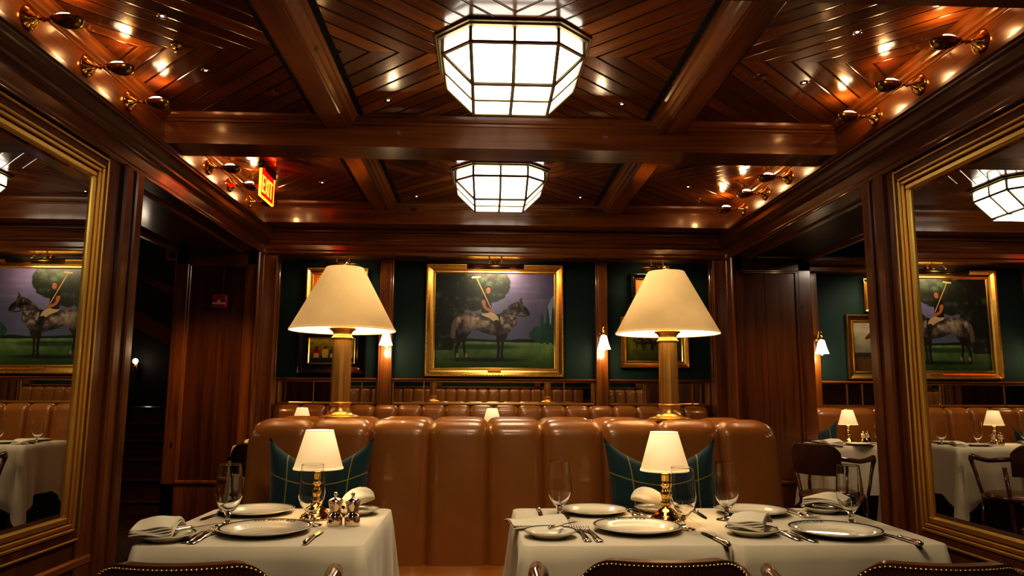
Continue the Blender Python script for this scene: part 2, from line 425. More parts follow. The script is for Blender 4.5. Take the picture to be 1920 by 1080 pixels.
# back wall, right-room back wall
m = MB()
m.box(-2.0, 2.0, 6.66, 6.75, 0, 2.6, 0)
struct(m.obj('wall_back', GREEN))
m = MB()
m.box(-1.93, 1.93, 6.60, 6.66, 0, 1.05)
m.box(-1.93, 1.93, 6.615, 6.66, 1.255, 1.275, bev=.006)
m.box(-1.93, 1.93, 6.64, 6.66, 1.05, 1.255)
trim(m, WDX)
trim(MB().box(-1.93, 1.93, 6.60, 6.655, 1.258, 1.276, bev=.006), WX)
for x0, x1 in ((-1.04, -.92), (.885, .99)):
    m = MB().box(x0, x1, 6.56, 6.66, 0, 2.33, bev=.006); m.box(x0+.02, x1-.02, 6.553, 6.565, .2, 2.3, bev=.004)
    trim(m, WZ)
# bevelled mirror strip in three bays, brass edged
bays = ((-1.91, -1.05), (-.91, .875), (1.0, 1.91))
names = ('left', 'middle', 'right')
for (x0, x1), nm in zip(bays, names):
    t = thing('mirror_strip', 'low mirror strip in a brass edge above the wall banquette, %s bay' % nm, 'mirror', ((x0+x1)/2, 6.635, 1.155), group='mirror strips under the pictures')
    w = (x1-x0)/2; q = MB(); zz = .098
    q.add([(-w, 0, -zz), (w, 0, -zz), (w, 0, zz), (-w, 0, zz), (-w+.012, -.004, -zz+.012), (w-.012, -.004, -zz+.012), (w-.012, -.004, zz-.012), (-w+.012, -.004, zz-.012)],
          [(4, 5, 6, 7), (0, 1, 5, 4), (1, 2, 6, 5), (2, 3, 7, 6), (3, 0, 4, 7)])
    q.obj('glass', MIRR, t)
    b = MB(); b.box(-w, w, -.01, .002, -zz-.006, -zz+.004); b.box(-w, w, -.01, .002, zz-.004, zz+.006)
    b.box(-w-.003, -w+.005, -.01, .002, -zz, zz); b.box(w-.005, w+.003, -.01, .002, -zz, zz)
    for k in ((-.12, .3) if nm != 'middle' else (-.62, .62)): b.box(k-.004, k+.004, -.012, 0, -zz, zz)
    b.obj('brass_edge', BRASS, t)
# right room
m = MB(); m.box(2.66, 5.6, 6.66, 6.75, 0, 2.7); struct(m.obj('wall_far_right', GREEN))
m = MB(); m.box(2.66, 5.6, 6.60, 6.66, 0, 1.05); m.box(2.66, 5.6, 6.63, 6.66, 1.05, 1.27); m.box(2.66, 5.6, 6.6, 6.655, 1.255, 1.275, bev=.006)
m.box(2.66, 5.6, 6.5, 6.66, 2.25, 2.31, bev=.01); m.box(2.66, 5.6, 6.3, 6.66, 2.31, 2.36, bev=.01)
trim(m, WX)
m = MB().box(2.80, 2.905, 6.55, 6.66, 0, 2.25, bev=.006); m.box(2.66, 2.80, 6.45, 6.66, 0, 2.6); trim(m, WZ)
struct(MB().box(5.55, 5.6, 2.5, 6.66, 0, 2.7).obj('wall_side_room', WDZ))
struct(MB().box(2.66, 5.6, 2.5, 6.66, 2.62, 2.7).obj('ceiling_side_room', WDY))
m = MB(); m.box(2.66, 5.6, 5.72, 5.86, 2.42, 2.62); m.box(3.6, 3.72, 2.6, 6.6, 2.44, 2.62); m.box(2.66, 5.6, 2.5, 2.56, 0, 2.7); trim(m, WX)
t = thing('mirror_strip', 'low mirror strip above the banquette in the side room', 'mirror', (3.62, 6.625, 1.155), group='mirror strips under the pictures')
q = MB(); q.box(-.7, .7, -.002, .002, -.095, .095); q.obj('glass', MIRR, t)
b = MB(); b.box(-.7, .7, -.008, .002, -.102, -.092); b.box(-.7, .7, -.008, .002, .092, .102)
for k in (-.7, -.46, -.32, .0, .35, .7): b.box(k-.004, k+.004, -.01, .002, -.1, .1)
b.obj('brass_edge', BRASS, t)
# left hall
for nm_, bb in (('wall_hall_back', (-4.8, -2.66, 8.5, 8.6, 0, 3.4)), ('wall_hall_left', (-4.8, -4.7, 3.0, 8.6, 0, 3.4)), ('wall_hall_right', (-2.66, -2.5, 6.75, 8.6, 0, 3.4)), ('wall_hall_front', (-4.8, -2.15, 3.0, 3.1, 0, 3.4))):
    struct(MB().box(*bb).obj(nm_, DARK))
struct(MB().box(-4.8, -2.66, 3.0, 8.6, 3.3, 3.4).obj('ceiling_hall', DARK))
st = MB()
for k in range(6):
    st.box(-3.9, -2.66, 7.1+.24*k, 8.5, .165*k, .165*(k+1)-.03); st.box(-3.9, -2.66, 7.075+.24*k, 8.5, .165*(k+1)-.03, .165*(k+1), bev=.01)
trim(st, WDX)
hs = MB()
for (z, w) in ((1.42, .10), (1.92, .05)):
    hs.ext([(-w, -.02), (w, -.02), (w, .02), (-w, .02)], 0, 1, lambda p, t: (-4.4+1.75*t, 8.44+p[1], z+.75-.95*t+p[0]), closed=True)
trim(hs, WDX)
hp = thing('framed_picture', 'small dark picture in a thin gilt frame high on the hall wall', 'picture', (-3.27, 8.47, 2.95))
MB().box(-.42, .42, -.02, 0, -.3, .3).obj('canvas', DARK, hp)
q = MB(); q.box(-.45, -.42, -.04, 0, -.33, .33); q.box(.42, .45, -.04, 0, -.33, .33); q.box(-.42, .42, -.04, 0, -.33, -.30); q.box(-.42, .42, -.04, 0, .30, .33); q.obj('frame', GOLD, hp)
hl = thing('hall_lamp', 'small glowing round bulb lamp on the stair landing wall', 'lamp', (-3.95, 8.38, 1.48))
MB().lathe([(.0005, -.03), (.02, -.022), (.03, 0), (.02, .022), (.0005, .03)], 16).obj('bulb', BULB, hl)
MB().box(-.02, .02, .02, .06, -.14, -.02, bev=.006).tube([(0, .04, -.1), (0, 0, -.08), (0, 0, -.03)], .006).obj('bracket', BRASSD, hl)
dl = thing('door_bracket', 'tiny brass bracket fixture on the dark hall wall', 'bracket', (-3.45, 8.44, 2.02))
MB().box(-.04, .04, -.04, 0, -.05, -.03, bev=.006).box(-.04, -.02, -.04, 0, -.03, .04, bev=.004).box(.02, .04, -.04, 0, -.03, .0, bev=.004).obj('brass_plate', BRASSD, dl)
hr = MB().tube([(-2.80, 7.05, .80), (-2.80, 7.35, 1.0), (-2.80, 8.3, 1.63)], .018)
hr.tube([(-2.80, 7.05, .80), (-2.80, 7.0, .77), (-2.80, 6.99, .70)], .018); hr.tube([(-2.80, 7.3, .97), (-2.70, 7.3, .93)], .008)
tag(hr.obj('stair_handrail', BRASSD), 'brass handrail end beside the dark stairs', 'handrail')

# rear wall of the room (behind the viewpoint)
struct(MB().box(-2.2, 2.2, -1.8, -1.7, 0, 2.9).obj('wall_rear', GREEN))
m = MB(); m.box(-2, 2, -1.7, -1.6, 0, 1.05); m.box(-2, 2, -1.7, -1.62, 1.25, 1.28); m.box(-2, 2, -1.7, -1.6, 2.33, 2.6)
for x in (-.98, .98): m.box(x-.06, x+.06, -1.7, -1.6, 1.28, 2.33)
trim(m, WX)

# ------------------------------------------------------------------ wall mirrors
for s, side in ((-1, 'left'), (1, 'right')):
    # plane X = s*2 ; outer edge Y 3.66, z .47..2.285
    t = thing('wall_mirror', 'huge wall mirror in a gilt and dark wood frame on the %s wall' % side, 'mirror', (s*2.0, 1.2, 1.38), group='big mirrors facing each other')
    y1, y0, z0, z1 = 2.42, -2.3, -.91, .903
    fw = .115
    def frame(prof_a, prof_b, h, mi_bm, d0=0.):
        a, b = prof_a, prof_b
        # ring between inset a and inset b, height from wall d0..h
        for (ya, yb, za, zb) in ((y0+a, y1-a, z1-b, z1-a), (y0+a, y1-a, z0+a, z0+b), (y1-b, y1-a, z0+b, z1-b), (y0+a, y0+b, z0+b, z1-b)):
            mi_bm.box(-s*d0, -s*h, ya, yb, za, zb, bev=.004)
    gb = MB(); frame(0, .012, .030, gb); frame(.048, .062, .034, gb); frame(.066, .084, .026, gb); frame(.090, .115, .018, gb)
    gb.obj('gilt_frame', GOLDM, t)
    wb = MB(); frame(.012, .048, .022, wb); frame(.062, .066, .015, wb); frame(.084, .090, .01, wb); wb.obj('wood_band', WDZ, t)
    ya, yb, za, zb = y0+.112, y1-.112, z0+.112, z1-.112; bw = .028
    q = MB(); x0, x1 = -s*.004, -s*.009
    q.add([(x0, ya, za), (x0, yb, za), (x0, yb, zb), (x0, ya, zb), (x1, ya+bw, za+bw), (x1, yb-bw, za+bw), (x1, yb-bw, zb-bw), (x1, ya+bw, zb-bw)],
          [(4, 5, 6, 7), (0, 1, 5, 4), (1, 2, 6, 5), (2, 3, 7, 6), (3, 0, 4, 7)])
    q.obj('mirror_glass', MIRR, t)

# ------------------------------------------------------------------ ceiling lanterns
def lantern():
    t = thing('ceiling_lantern', '', 'ceiling light', (-.001, 3.314, ZC))
    a, b = .350, .199
    def octo(A, B, z): return [(-B, -A, z), (B, -A, z), (A, -B, z), (A, B, z), (B, A, z), (-B, A, z), (-A, B, z), (-A, -B, z)]
    m = MB()
    rings = [octo(a, b, 0), octo(a, b, -.011), octo(a-.009, b-.004, -.013), octo(a-.013, b-.006, -.022), octo(a-.031, b-.011, -.026), octo(a-.033, b-.013, -.01)]
    for r0, r1 in zip(rings, rings[1:]):
        m.add(r0+r1, [(i, (i+1) % 8, 8+(i+1) % 8, 8+i) for i in range(8)])
    m.obj('rim', LFRAME, t)
    A, B = a-.037, b-.011; Z1, Z2, Z3 = -.015, -.091, -.223; c = .180
    o1, o2 = octo(A, B, Z1), octo(A, B, Z2)
    rc = [(-c, -c, Z3), (c, -c, Z3), (c, c, Z3), (-c, c, Z3)]
    g = MB(); g.add(o1+o2, [(i, (i+1) % 8, 8+(i+1) % 8, 8+i) for i in range(8)])
    g.add(o2+rc, [(0, 1, 9, 8), (1, 2, 9), (2, 3, 10, 9), (3, 4, 10), (4, 5, 11, 10), (5, 6, 11), (6, 7, 8, 11), (7, 0, 8), (8, 9, 10, 11)])
    g.obj('glass_panels', LANT, t)
    f = MB()
    def bar(p, q, r=.0092): f.tube([p, q], r, 6, smooth=False)
    for i in range(8):
        j = (i+1) % 8
        bar(o1[i], o2[i]); bar(o2[i], o2[j]); bar(o1[i], o1[j], .008)
    for i, k in ((0, 0), (1, 1), (2, 1), (3, 2), (4, 2), (5, 3), (6, 3), (7, 0)): bar(o2[i], rc[k])
    for i in range(4): bar(rc[i], rc[(i+1) % 4])
    for i in (0, 2, 4, 6):      # middle bars of the long faces
        j = i+1; m1 = [(x+y)/2 for x, y in zip(o1[i], o1[j])]; m2 = [(x+y)/2 for x, y in zip(o2[i], o2[j])]
        k = {0: (0, 1), 2: (1, 2), 4: (2, 3), 6: (3, 0)}[i]; m3 = [(x+y)/2 for x, y in zip(rc[k[0]], rc[k[1]])]
        bar(m1, m2); bar(m2, m3)
    bar((0, -c, Z3), (0, c, Z3)); bar((-c, 0, Z3), (c, 0, Z3))
    f.obj('glazing_bars', LFRAME, t)
    return t
la = lantern(); la['label'] = 'nearer octagonal lantern of glowing white glass panes on the ceiling'; la['group'] = 'ceiling lanterns'
dup(la, (-.012, 5.29, ZC), label='farther octagonal lantern of glowing white glass panes beyond the cross beam')
dup(la, (0, 1.39, ZC), label='octagonal glass lantern on the ceiling above the viewpoint')
dup(la, (0, -.5, ZC), label='octagonal glass lantern on the ceiling by the rear wall')

# ------------------------------------------------------------------ picture-light style uplights on the coves
def uplight():
    t = thing('uplight_sconce', '', 'wall light', (0, 0, 0), group='brass uplights along the ceiling edge')
    m = MB().lathe([(.0005, 0), (.056, 0), (.056, .006), (.050, .010), (.048, .016), (.036, .020), (.030, .030), (.018, .034), (.014, .045), (.0005, .05)], 28, axis='x'); m.obj('rosette', BRASSP, t)
    m = MB().lathe([(.007, .03), (.007, .06), (.013, .064), (.013, .07), (.008, .074), (.009, .09), (.016, .094), (.018, .102), (.010, .106)], 18, axis='x'); m.obj('arm', BRASSP, t)
    # half shell trough, open upwards
    sh = MB()
    prof = [(.100, .013), (.115, .020), (.14, .029), (.165, .034), (.19, .035), (.21, .031), (.224, .022), (.230, .008), (.231, .001)]
    def f(u, v):
        i = v*(len(prof)-1); k = min(int(i), len(prof)-2); w = i-k
        x = prof[k][0]*(1-w)+prof[k+1][0]*w; r = prof[k][1]*(1-w)+prof[k+1][1]*w
        a = PI*1.0+u*PI*1.0
        return (x, r*math.cos(a)*1.08, r*math.sin(a)*1.45+.010-.02*(x-.10))
    sh.grid(16, 16, f)
    o = sh.obj('shell', BRASSD, t)
    md = o.modifiers.new('t', 'SOLIDIFY'); md.thickness = .0025
    MB().lathe([(.012, .108), (.015, .112), (.015, .116), (.012, .12)], 16, axis='x', c=(0, 0, .008)).obj('collar', WHTP, t)
    MB().lathe([(.0005, .118), (.011, .122), (.015, .14), (.014, .17), (.0005, .19)], 16, axis='x', c=(0, 0, .016)).obj('bulb', BULBS, t)
    return t
u0 = uplight(); u0.scale = (.93,)*3
first = True
ys = [2.86, 3.30, 3.71, 4.836, 5.254, 5.72]
desc = ['nearest', 'middle', 'farthest']
for s, side in ((1, 'left'), (-1, 'right')):
    for i, y in enumerate(ys):
        lab = 'brass shell uplight on the %s ceiling edge, %s of the three %s the cross beam' % (side, desc[i % 3], 'before' if i < 3 else 'beyond')
        loc = (-s*1.953, y, 2.622)
        if first: u0.location = loc; u0['label'] = lab; first = False
        else: dup(u0, loc, 0 if s == 1 else PI, lab)

# recessed ceiling spots
sp0 = None
spots = [(-.67, 4.014, 'left of the near lantern'), (.651, 3.999, 'right of the near lantern'), (-1.544, 3.114, 'in the near left coffer toward the viewer'), (-1.557, 3.669, 'in the near left coffer toward the beam'),
         (-.691, 6.076, 'left of the far lantern'), (.681, 6.028, 'right of the far lantern'), (1.557, 3.104, 'in the near right coffer toward the viewer'), (1.556, 3.659, 'in the near right coffer toward the beam'), (1.56, 5.9, 'in the far right coffer'), (-1.45, 5.95, 'in the far left coffer')]
for x, y, d in spots:
    k = .97 if y < 5.9 or abs(x) < 1 else .93
    loc = ((x+.125)*k-.125, y*k, ZC)
    lab = 'tiny recessed ceiling spotlight '+d
    if sp0 is None:
        sp0 = thing('ceiling_spot', lab, 'spotlight', loc, group='pinhole ceiling spots')
        MB().lathe([(.022, 0), (.021, -.004), (.012, -.003), (.011, .0)], 20).obj('trim_ring', CHROME, sp0)
        MB().lathe([(.0005, -.002), (.006, -.002), (.0061, .0)], 12).obj('lamp', SPOTG, sp0)
    else: dup(sp0, loc, 0, lab)
def sprinkler(x, y, lab):
    t = thing('ceiling_cover_plate', lab, 'sprinkler', (x, y, ZC), group='dark discs flush with the ceiling')
    MB().lathe([(.0005, -.006), (.040, -.005), (.044, .003)], 24).obj('disc', WDX, t); return t
sp = sprinkler(-1.27, 3.84, 'dark round cover plate flush with the planks, near left coffer')
dup(sp, (1.26, 3.49, ZC), 0, 'dark round cover plate flush with the planks, near right coffer')
t = thing('fire_sprinkler', 'small dark sprinkler head hanging in the near left coffer', 'sprinkler', (-1.55, 3.30, ZC), group='sprinkler heads')
MB().lathe([(.0005, .012), (.03, .012), (.028, -.006), (.01, -.008), (.008, -.02), (.016, -.024), (.016, -.027), (.0005, -.028)], 18).obj('head', BRASSD, t)
dup(t, (1.63, 5.86, ZC), 0, 'small dark sprinkler head in the far right coffer corner')

# ------------------------------------------------------------------ exit sign
t = thing('exit_sign', 'edge-lit red EXIT sign hanging by the left uplights', 'sign', (-1.664, 5.17, 2.712)); t.scale = (.93,)*3
MB().box(-.02, .02, -.17, .17, -.035, .02, bev=.006).obj('housing', BLKF, t)
MB().box(-.006, .006, -.165, .165, -.235, -.035).obj('panel', EXITR, t)
ed = MB(); ed.box(-.009, .009, -.17, -.16, -.24, -.035); ed.box(-.009, .009, .16, .17, -.24, -.035); ed.box(-.009, .009, -.17, .17, -.243, -.235); ed.obj('lit_edge', EXITL, t)
lt = MB()
hx = .0085
def lbox(y0, y1, z0, z1): lt.box(.006, hx, y0, y1, z0, z1)
Z0, Z1, sw = -.205, -.075, .018
lbox(-.13, -.13+sw, Z0, Z1); [lbox(-.13, -.075, z, z+.017) for z in (Z0, (Z0+Z1)/2-.008, Z1-.017)]
for a, b in (((-.055, Z0), (.0, Z1)), ((.0, Z0), (-.055, Z1))):
    lt.add([(hx, a[0]-.009, a[1]), (hx, a[0]+.009, a[1]), (hx, b[0]+.009, b[1]), (hx, b[0]-.009, b[1])], [(0, 1, 2, 3)])
lbox(.022, .022+sw, Z0, Z1); lbox(.083, .083+sw, Z0, Z1); lbox(.058, .126, Z1-.017, Z1)
lt.obj('letters', EXITL, t.children[1])

# fire alarm pull
t = thing('fire_alarm_pull', 'red fire alarm pull station with white lever on the left wood panel', 'fire alarm', (-2.285, 6.158, 1.885))
MB().box(-.058, .058, -.035, 0, -.055, .055, bev=.006).obj('case', REDP, t)
q = MB().box(-.05, .052, -.055, -.035, -.03, -.012, bev=.004); q.box(-.012, .012, -.05, -.035, -.03, .01, bev=.003); q.obj('lever', WHTP, t.children[0])

# ------------------------------------------------------------------ paintings
def smooth_noise(h, w, sc, seed):
    r = np.random.RandomState(seed); out = np.zeros((h, w)); amp = 1; tot = 0
    for o in range(4):
        gh, gw = max(2, int(h/sc))+2, max(2, int(w/sc))+2; g = r.rand(gh, gw)
        yy = np.linspace(0, gh-1.001, h); xx = np.linspace(0, gw-1.001, w); y0 = yy.astype(int); x0 = xx.astype(int)
        fy = (yy-y0)[:, None]; fx = (xx-x0)[None]; fy = fy*fy*(3-2*fy); fx = fx*fx*(3-2*fx)
        v = g[y0][:, x0]*(1-fy)*(1-fx)+g[y0+1][:, x0]*fy*(1-fx)+g[y0][:, x0+1]*(1-fy)*fx+g[y0+1][:, x0+1]*fy*fx
        out += v*amp; tot += amp; amp *= .5; sc = max(2, sc/2)
    return out/tot
class Canvas:
    def __init__(s, w, h, x0, y0, x1, y1):
        s.w, s.h = w, h
        s.X, s.Y = np.meshgrid(np.linspace(x0, x1, w), np.linspace(y0, y1, h)); s.c = np.zeros((h, w, 3)); s.px = (x1-x0)/w
    def fill(s, m, col):
        m = np.clip(m, 0, 1)[..., None]; s.c = s.c*(1-m)+np.array(col)*m if not (isinstance(col, np.ndarray) and col.ndim == 3) else s.c*(1-m)+col*m
    def poly(s, pts, smooth=True):
        if smooth:
            P = np.array(pts, float); n = len(P); out = []
            for i in range(n):
                p0, p1, p2, p3 = P[i-1], P[i], P[(i+1) % n], P[(i+2) % n]
                for t in (0, .25, .5, .75): out.append(.5*((2*p1)+(-p0+p2)*t+(2*p0-5*p1+4*p2-p3)*t*t+(-p0+3*p1-3*p2+p3)*t**3))
            pts = out
        acc = np.zeros((s.h, s.w))
        for ox, oy in ((-.25, -.25), (.25, -.25), (-.25, .25), (.25, .25)):
            x = s.X+ox*s.px; y = s.Y+oy*s.px; ins = np.zeros((s.h, s.w), bool); n = len(pts)
            for i in range(n):
                xa, ya = pts[i]; xb, yb = pts[(i+1) % n]
                if ya == yb: continue
                c = ((ya > y) != (yb > y)) & (x < (xb-xa)*(y-ya)/(yb-ya)+xa); ins ^= c
            acc += ins
        return acc/4
    def ell(s, cx, cy, rx, ry, soft=.15):
        d = np.sqrt(((s.X-cx)/rx)**2+((s.Y-cy)/ry)**2); return np.clip((1-d)/soft+.5, 0, 1)
    def line(s, a, b, w):
        a = np.array(a, float); b = np.array(b, float); d = b-a; L2 = (d**2).sum()
        t = np.clip(((s.X-a[0])*d[0]+(s.Y-a[1])*d[1])/L2, 0, 1); dist = np.hypot(s.X-a[0]-t*d[0], s.Y-a[1]-t*d[1]); return np.clip((w/2-dist)/s.px+.5, 0, 1)
    def mesh(s, name, W, H, parent, y=0.):
        ny, nx = s.h, s.w
        xs = np.linspace(-W/2, W/2, nx); zs = np.linspace(H/2, -H/2, ny)
        XX, ZZ = np.meshgrid(xs, zs); V = np.stack([XX, np.full_like(XX, y), ZZ], -1).reshape(-1, 3)
        idx = np.arange(nx*ny).reshape(ny, nx); F = np.stack([idx[1:, :-1], idx[1:, 1:], idx[:-1, 1:], idx[:-1, :-1]], -1).reshape(-1, 4)
        me = bpy.data.meshes.new(name); me.from_pydata(V.tolist(), [], F.tolist())
        ca = me.color_attributes.new('Col', 'FLOAT_COLOR', 'POINT')
        lin = np.clip(s.c, 0, 1)**2.2; ca.data.foreach_set('color', np.concatenate([lin.reshape(-1, 3), np.ones((nx*ny, 1))], 1).astype(np.float32).ravel())
        me.materials.append(PAINT); o = bpy.data.objects.new(name, me); COL.objects.link(o); o.parent = parent; return o

def picture_frame(name, W, H, fw, depth, mat, parent, steps):
    """steps: list of (inset_from_outer, height)"""
    m = MB(); n = len(steps); rings = []
    for a, h in steps:
        x, z = W/2-a, H/2-a; rings.append([(-x, -h, -z), (x, -h, -z), (x, -h, z), (-x, -h, z)])
    for r0, r1 in zip(rings, rings[1:]): m.add(r0+r1, [(i, (i+1) % 4, 4+(i+1) % 4, 4+i) for i in range(4)])
    return m.obj(name, mat, parent)
GST = lambda f, d: [(0, 0), (0, d*.8), (f*.06, d), (f*.16, d), (f*.2, d*.82), (f*.5, d*.55), (f*.72, d*.45), (f*.76, d*.62), (f*.86, d*.62), (f*.9, d*.4), (f, d*.25)]

# main painting
pm = thing('framed_painting', 'large gilt-framed painting of a rider with a mallet on a dapple grey horse', 'painting', (-.018, 6.655, 1.797))
picture_frame('gilt_frame', 1.235, 1.010, .078, .06, GOLD, pm, GST(.085, .06))
bd = MB()
for i in range(46):
    x = -.59+i*.0262
    bd.lathe([(.0005, -.008), (.006, -.004), (.008, 0), (.0005, .002)], 8, c=(x, -.058, .486)); bd.lathe([(.0005, -.008), (.006, -.004), (.008, 0), (.0005, .002)], 8, c=(x, -.058, -.486))
for i in range(37):
    z = -.475+i*.0262
    for x in (-.605, .605): bd.lathe([(.0005, -.008), (.006, -.004), (.008, 0), (.0005, .002)], 8, c=(x, -.058, z))
bd.obj('beading', GOLD, pm.children[0])
MB().box(-.06, .06, -.042, -.03, -.462, -.442, bev=.003).obj('name_plate', BRASS, pm.children[0])
c = Canvas(300, 240, 125, 145, 1115, 945)
X, Y = c.X, c.Y; nz = smooth_noise(240, 300, 60, 3); nf = smooth_noise(240, 300, 14, 4)
tt = np.clip((Y-150)/560, 0, 1)[..., None]
c.c = (np.array([.42, .39, .52])*(1-tt)+np.array([.33, .36, .46])*tt)*(.80+.35*nz[..., None])
c.fill(np.clip((X-700)/400, 0, 1)*.4*np.clip((nz-.4)*5, 0, 1), (.42, .35, .45))
for (a, b) in (((780, 290), (1000, 300)), ((850, 380), (1060, 372)), ((700, 250), (900, 240))): c.fill(c.line(a, b, 26)*.25*nf, (.62, .52, .60))
c.fill(c.poly([(1115, 330), (1060, 430), (1040, 560), (1115, 560)])*.5, (.65, .78, .85))
# ground
gt = np.clip((Y-715)/230, 0, 1)[..., None]
gc = (np.array([.42, .52, .34])*(1-gt)+np.array([.16, .26, .10])*gt)*(.75+.4*nf[..., None]+.15*np.clip((X[..., None]-400)/700, 0, 1))
c.fill(np.clip((Y-718)/4, 0, 1), gc)
c.fill(c.poly([(380, 700), (520, 706), (700, 712), (860, 700), (960, 705), (1115, 690), (1115, 728), (380, 724)]), (.10, .15, .12))
c.fill(c.ell(500, 770, 300, 22, .8)*.75, (.10, .20, .10)); c.fill(c.ell(560, 880, 280, 16, .9)*.8, (.07, .13, .07))
# poplars and bushes right
for cx, top, w in ((1012, 470, 17), (1060, 425, 19), (1106, 420, 16)):
    c.fill(c.poly([(cx, top), (cx+w*.6, top+60), (cx+w, top+160), (cx+w, 730), (cx-w, 730), (cx-w, top+160), (cx-w*.6, top+60)]), (.17, .30, .28))
for cx, cy, r in ((970, 640, 38), (940, 665, 32), (1010, 650, 42), (1060, 630, 52), (1100, 650, 55), (1010, 690, 60)): c.fill(c.ell(cx, cy+10*0, r, r*1.2, .2)*np.clip((735-Y)/6, 0, 1), np.stack([.10+.09*nf, .22+.16*nf, .20+.14*nf], -1))
# great tree
tr = np.maximum.reduce([c.ell(cx, cy, rx, ry, .18) for cx, cy, rx, ry in ((230, 330, 190, 230), (400, 300, 170, 160), (560, 260, 150, 140), (660, 230, 90, 110), (440, 390, 110, 70), (200, 520, 180, 260), (640, 320, 70, 50), (170, 720, 110, 200), (300, 600, 90, 150))])
tr = np.clip((tr*1.5-(nf-.42)*2.4)*(tr > .02), 0, 1)
tc_ = np.stack([.075+.06*nf, .095+.08*nf, .075+.05*nf], -1)
c.fill(tr*(Y < 800), tc_)
lt_ = np.clip(1-np.hypot((X-560)/190, (Y-200)/90), 0, 1)*np.clip(nf*2.6-.8, 0, 1)*tr; c.fill(lt_*.8, (.36, .46, .30))
c.fill(c.ell(145, 335, 26, 30, .8)*.7, (.18, .42, .26))
# tail
c.fill(c.poly([(330, 503), (285, 535), (263, 600), (262, 690), (290, 700), (300, 640), (300, 570), (330, 530)]), (.36, .33, .31))
hb = [(318, 515), (345, 492), (400, 480), (470, 487), (530, 508), (600, 520), (660, 492), (700, 452), (745, 415), (790, 388), (820, 380), (832, 360), (848, 350), (850, 384), (868, 418), (900, 455), (914, 482), (900, 506), (872, 500), (838, 470), (818, 490), (800, 530), (782, 590), (755, 635), (722, 660), (680, 680), (640, 676), (560, 660), (500, 640), (452, 618), (425, 625), (398, 665), (375, 700), (335, 700), (308, 680), (300, 620), (303, 560)]
body = c.poly(hb)
legs = [[(640, 650), (690, 660), (668, 720), (664, 790), (660, 845), (668, 888), (630, 888), (642, 840), (642, 760), (634, 700)],
        [(680, 650), (728, 640), (722, 690), (700, 730), (692, 800), (692, 850), (716, 886), (676, 882), (672, 840), (676, 770), (672, 710)],
        [(305, 640), (372, 680), (348, 730), (325, 780), (318, 830), (330, 888), (302, 888), (292, 830), (296, 770), (312, 720)],
        [(355, 660), (420, 640), (392, 690), (378, 740), (382, 800), (388, 840), (408, 872), (376, 872), (366, 820), (354, 760), (350, 710)]]
for i in (3, 0): c.fill(c.poly(legs[i]), (.10, .08, .075))
for i in (2, 1): c.fill(c.poly(legs[i]), (.15, .12, .11))
dap = smooth_noise(240, 300, 9, 11)
sh = np.clip(1-np.abs(Y-560)/150, 0, 1)
hc_ = np.stack([.17+.22*sh+.75*(dap-.5), .155+.20*sh+.72*(dap-.5), .15+.18*sh+.70*(dap-.5)], -1)
c.fill(body, hc_)
c.fill(body*np.clip((Y-600)/70, 0, 1)*.75, (.10, .08, .08)); c.fill(body*c.ell(470, 570, 70, 40, .9)*.5, (.62, .56, .50)); c.fill(body*c.ell(400, 580, 40, 60, .9)*.4, (.62, .58, .54))
c.fill(body*c.ell(860, 470, 60, 40, .5)*.4, (.12, .10, .10)); c.fill(c.ell(852, 418, 6, 5), (.05, .04, .04)); c.fill(c.ell(900, 488, 12, 12, .4)*.8, (.07, .06, .06))
for cx in (314, 388): c.fill(c.ell(cx, 845, 12, 22, .4)*.7, (.6, .58, .52))
for a, b in (((815, 385), (840, 470)), ((800, 500), (880, 510)), ((655, 495), (770, 545)), ((770, 545), (800, 500)), ((790, 400), (800, 500)), ((840, 470), (870, 460)), ((680, 480), (860, 510)), ((790, 590), (800, 555))): c.fill(c.line(a, b, 6)*.9, (.09, .06, .05))
c.fill(c.poly([(485, 490), (540, 500), (600, 540), (640, 560), (665, 500), (650, 490), (600, 500), (540, 488)]), (.07, .05, .045))
c.fill(c.poly([(655, 500), (668, 560), (655, 660), (640, 670), (645, 560)]), (.06, .045, .04))
# rider
c.fill(c.poly([(512, 478), (560, 470), (600, 480), (640, 505), (656, 540), (648, 562), (618, 556), (570, 525), (522, 505)]), (.62, .55, .44))
c.fill(c.poly([(618, 548), (654, 548), (650, 610), (662, 660), (668, 695), (642, 692), (632, 640), (620, 590)]), (.13, .08, .06))
c.fill(c.poly([(518, 330), (548, 315), (578, 335), (590, 390), (590, 450), (570, 480), (512, 480), (514, 420), (508, 370)]), (.05, .05, .06))
c.fill(c.poly([(510, 375), (540, 378), (552, 430), (600, 452), (614, 470), (585, 478), (535, 448), (515, 410)]), (.52, .35, .20))
c.fill(c.ell(565, 288, 19, 30, .15), (.50, .34, .22)); c.fill(c.poly([(542, 285), (540, 262), (562, 250), (585, 258), (590, 275), (570, 263), (552, 268)]), (.09, .07, .06))
for q in ((558, 288), (577, 288)): c.fill(c.ell(q[0], q[1], 4, 3), (.12, .08, .06))
c.fill(c.ell(569, 309, 7, 2.5), (.35, .18, .14)); c.fill(c.ell(547, 300, 8, 26, .5)*.5, (.40, .26, .16))
c.fill(c.line((466, 182), (586, 436), 7), (.72, .58, .34)); c.fill(c.line((432, 178), (494, 172), 15), (.86, .78, .58))
c.mesh('canvas', 1.07, .845, pm, -.018)

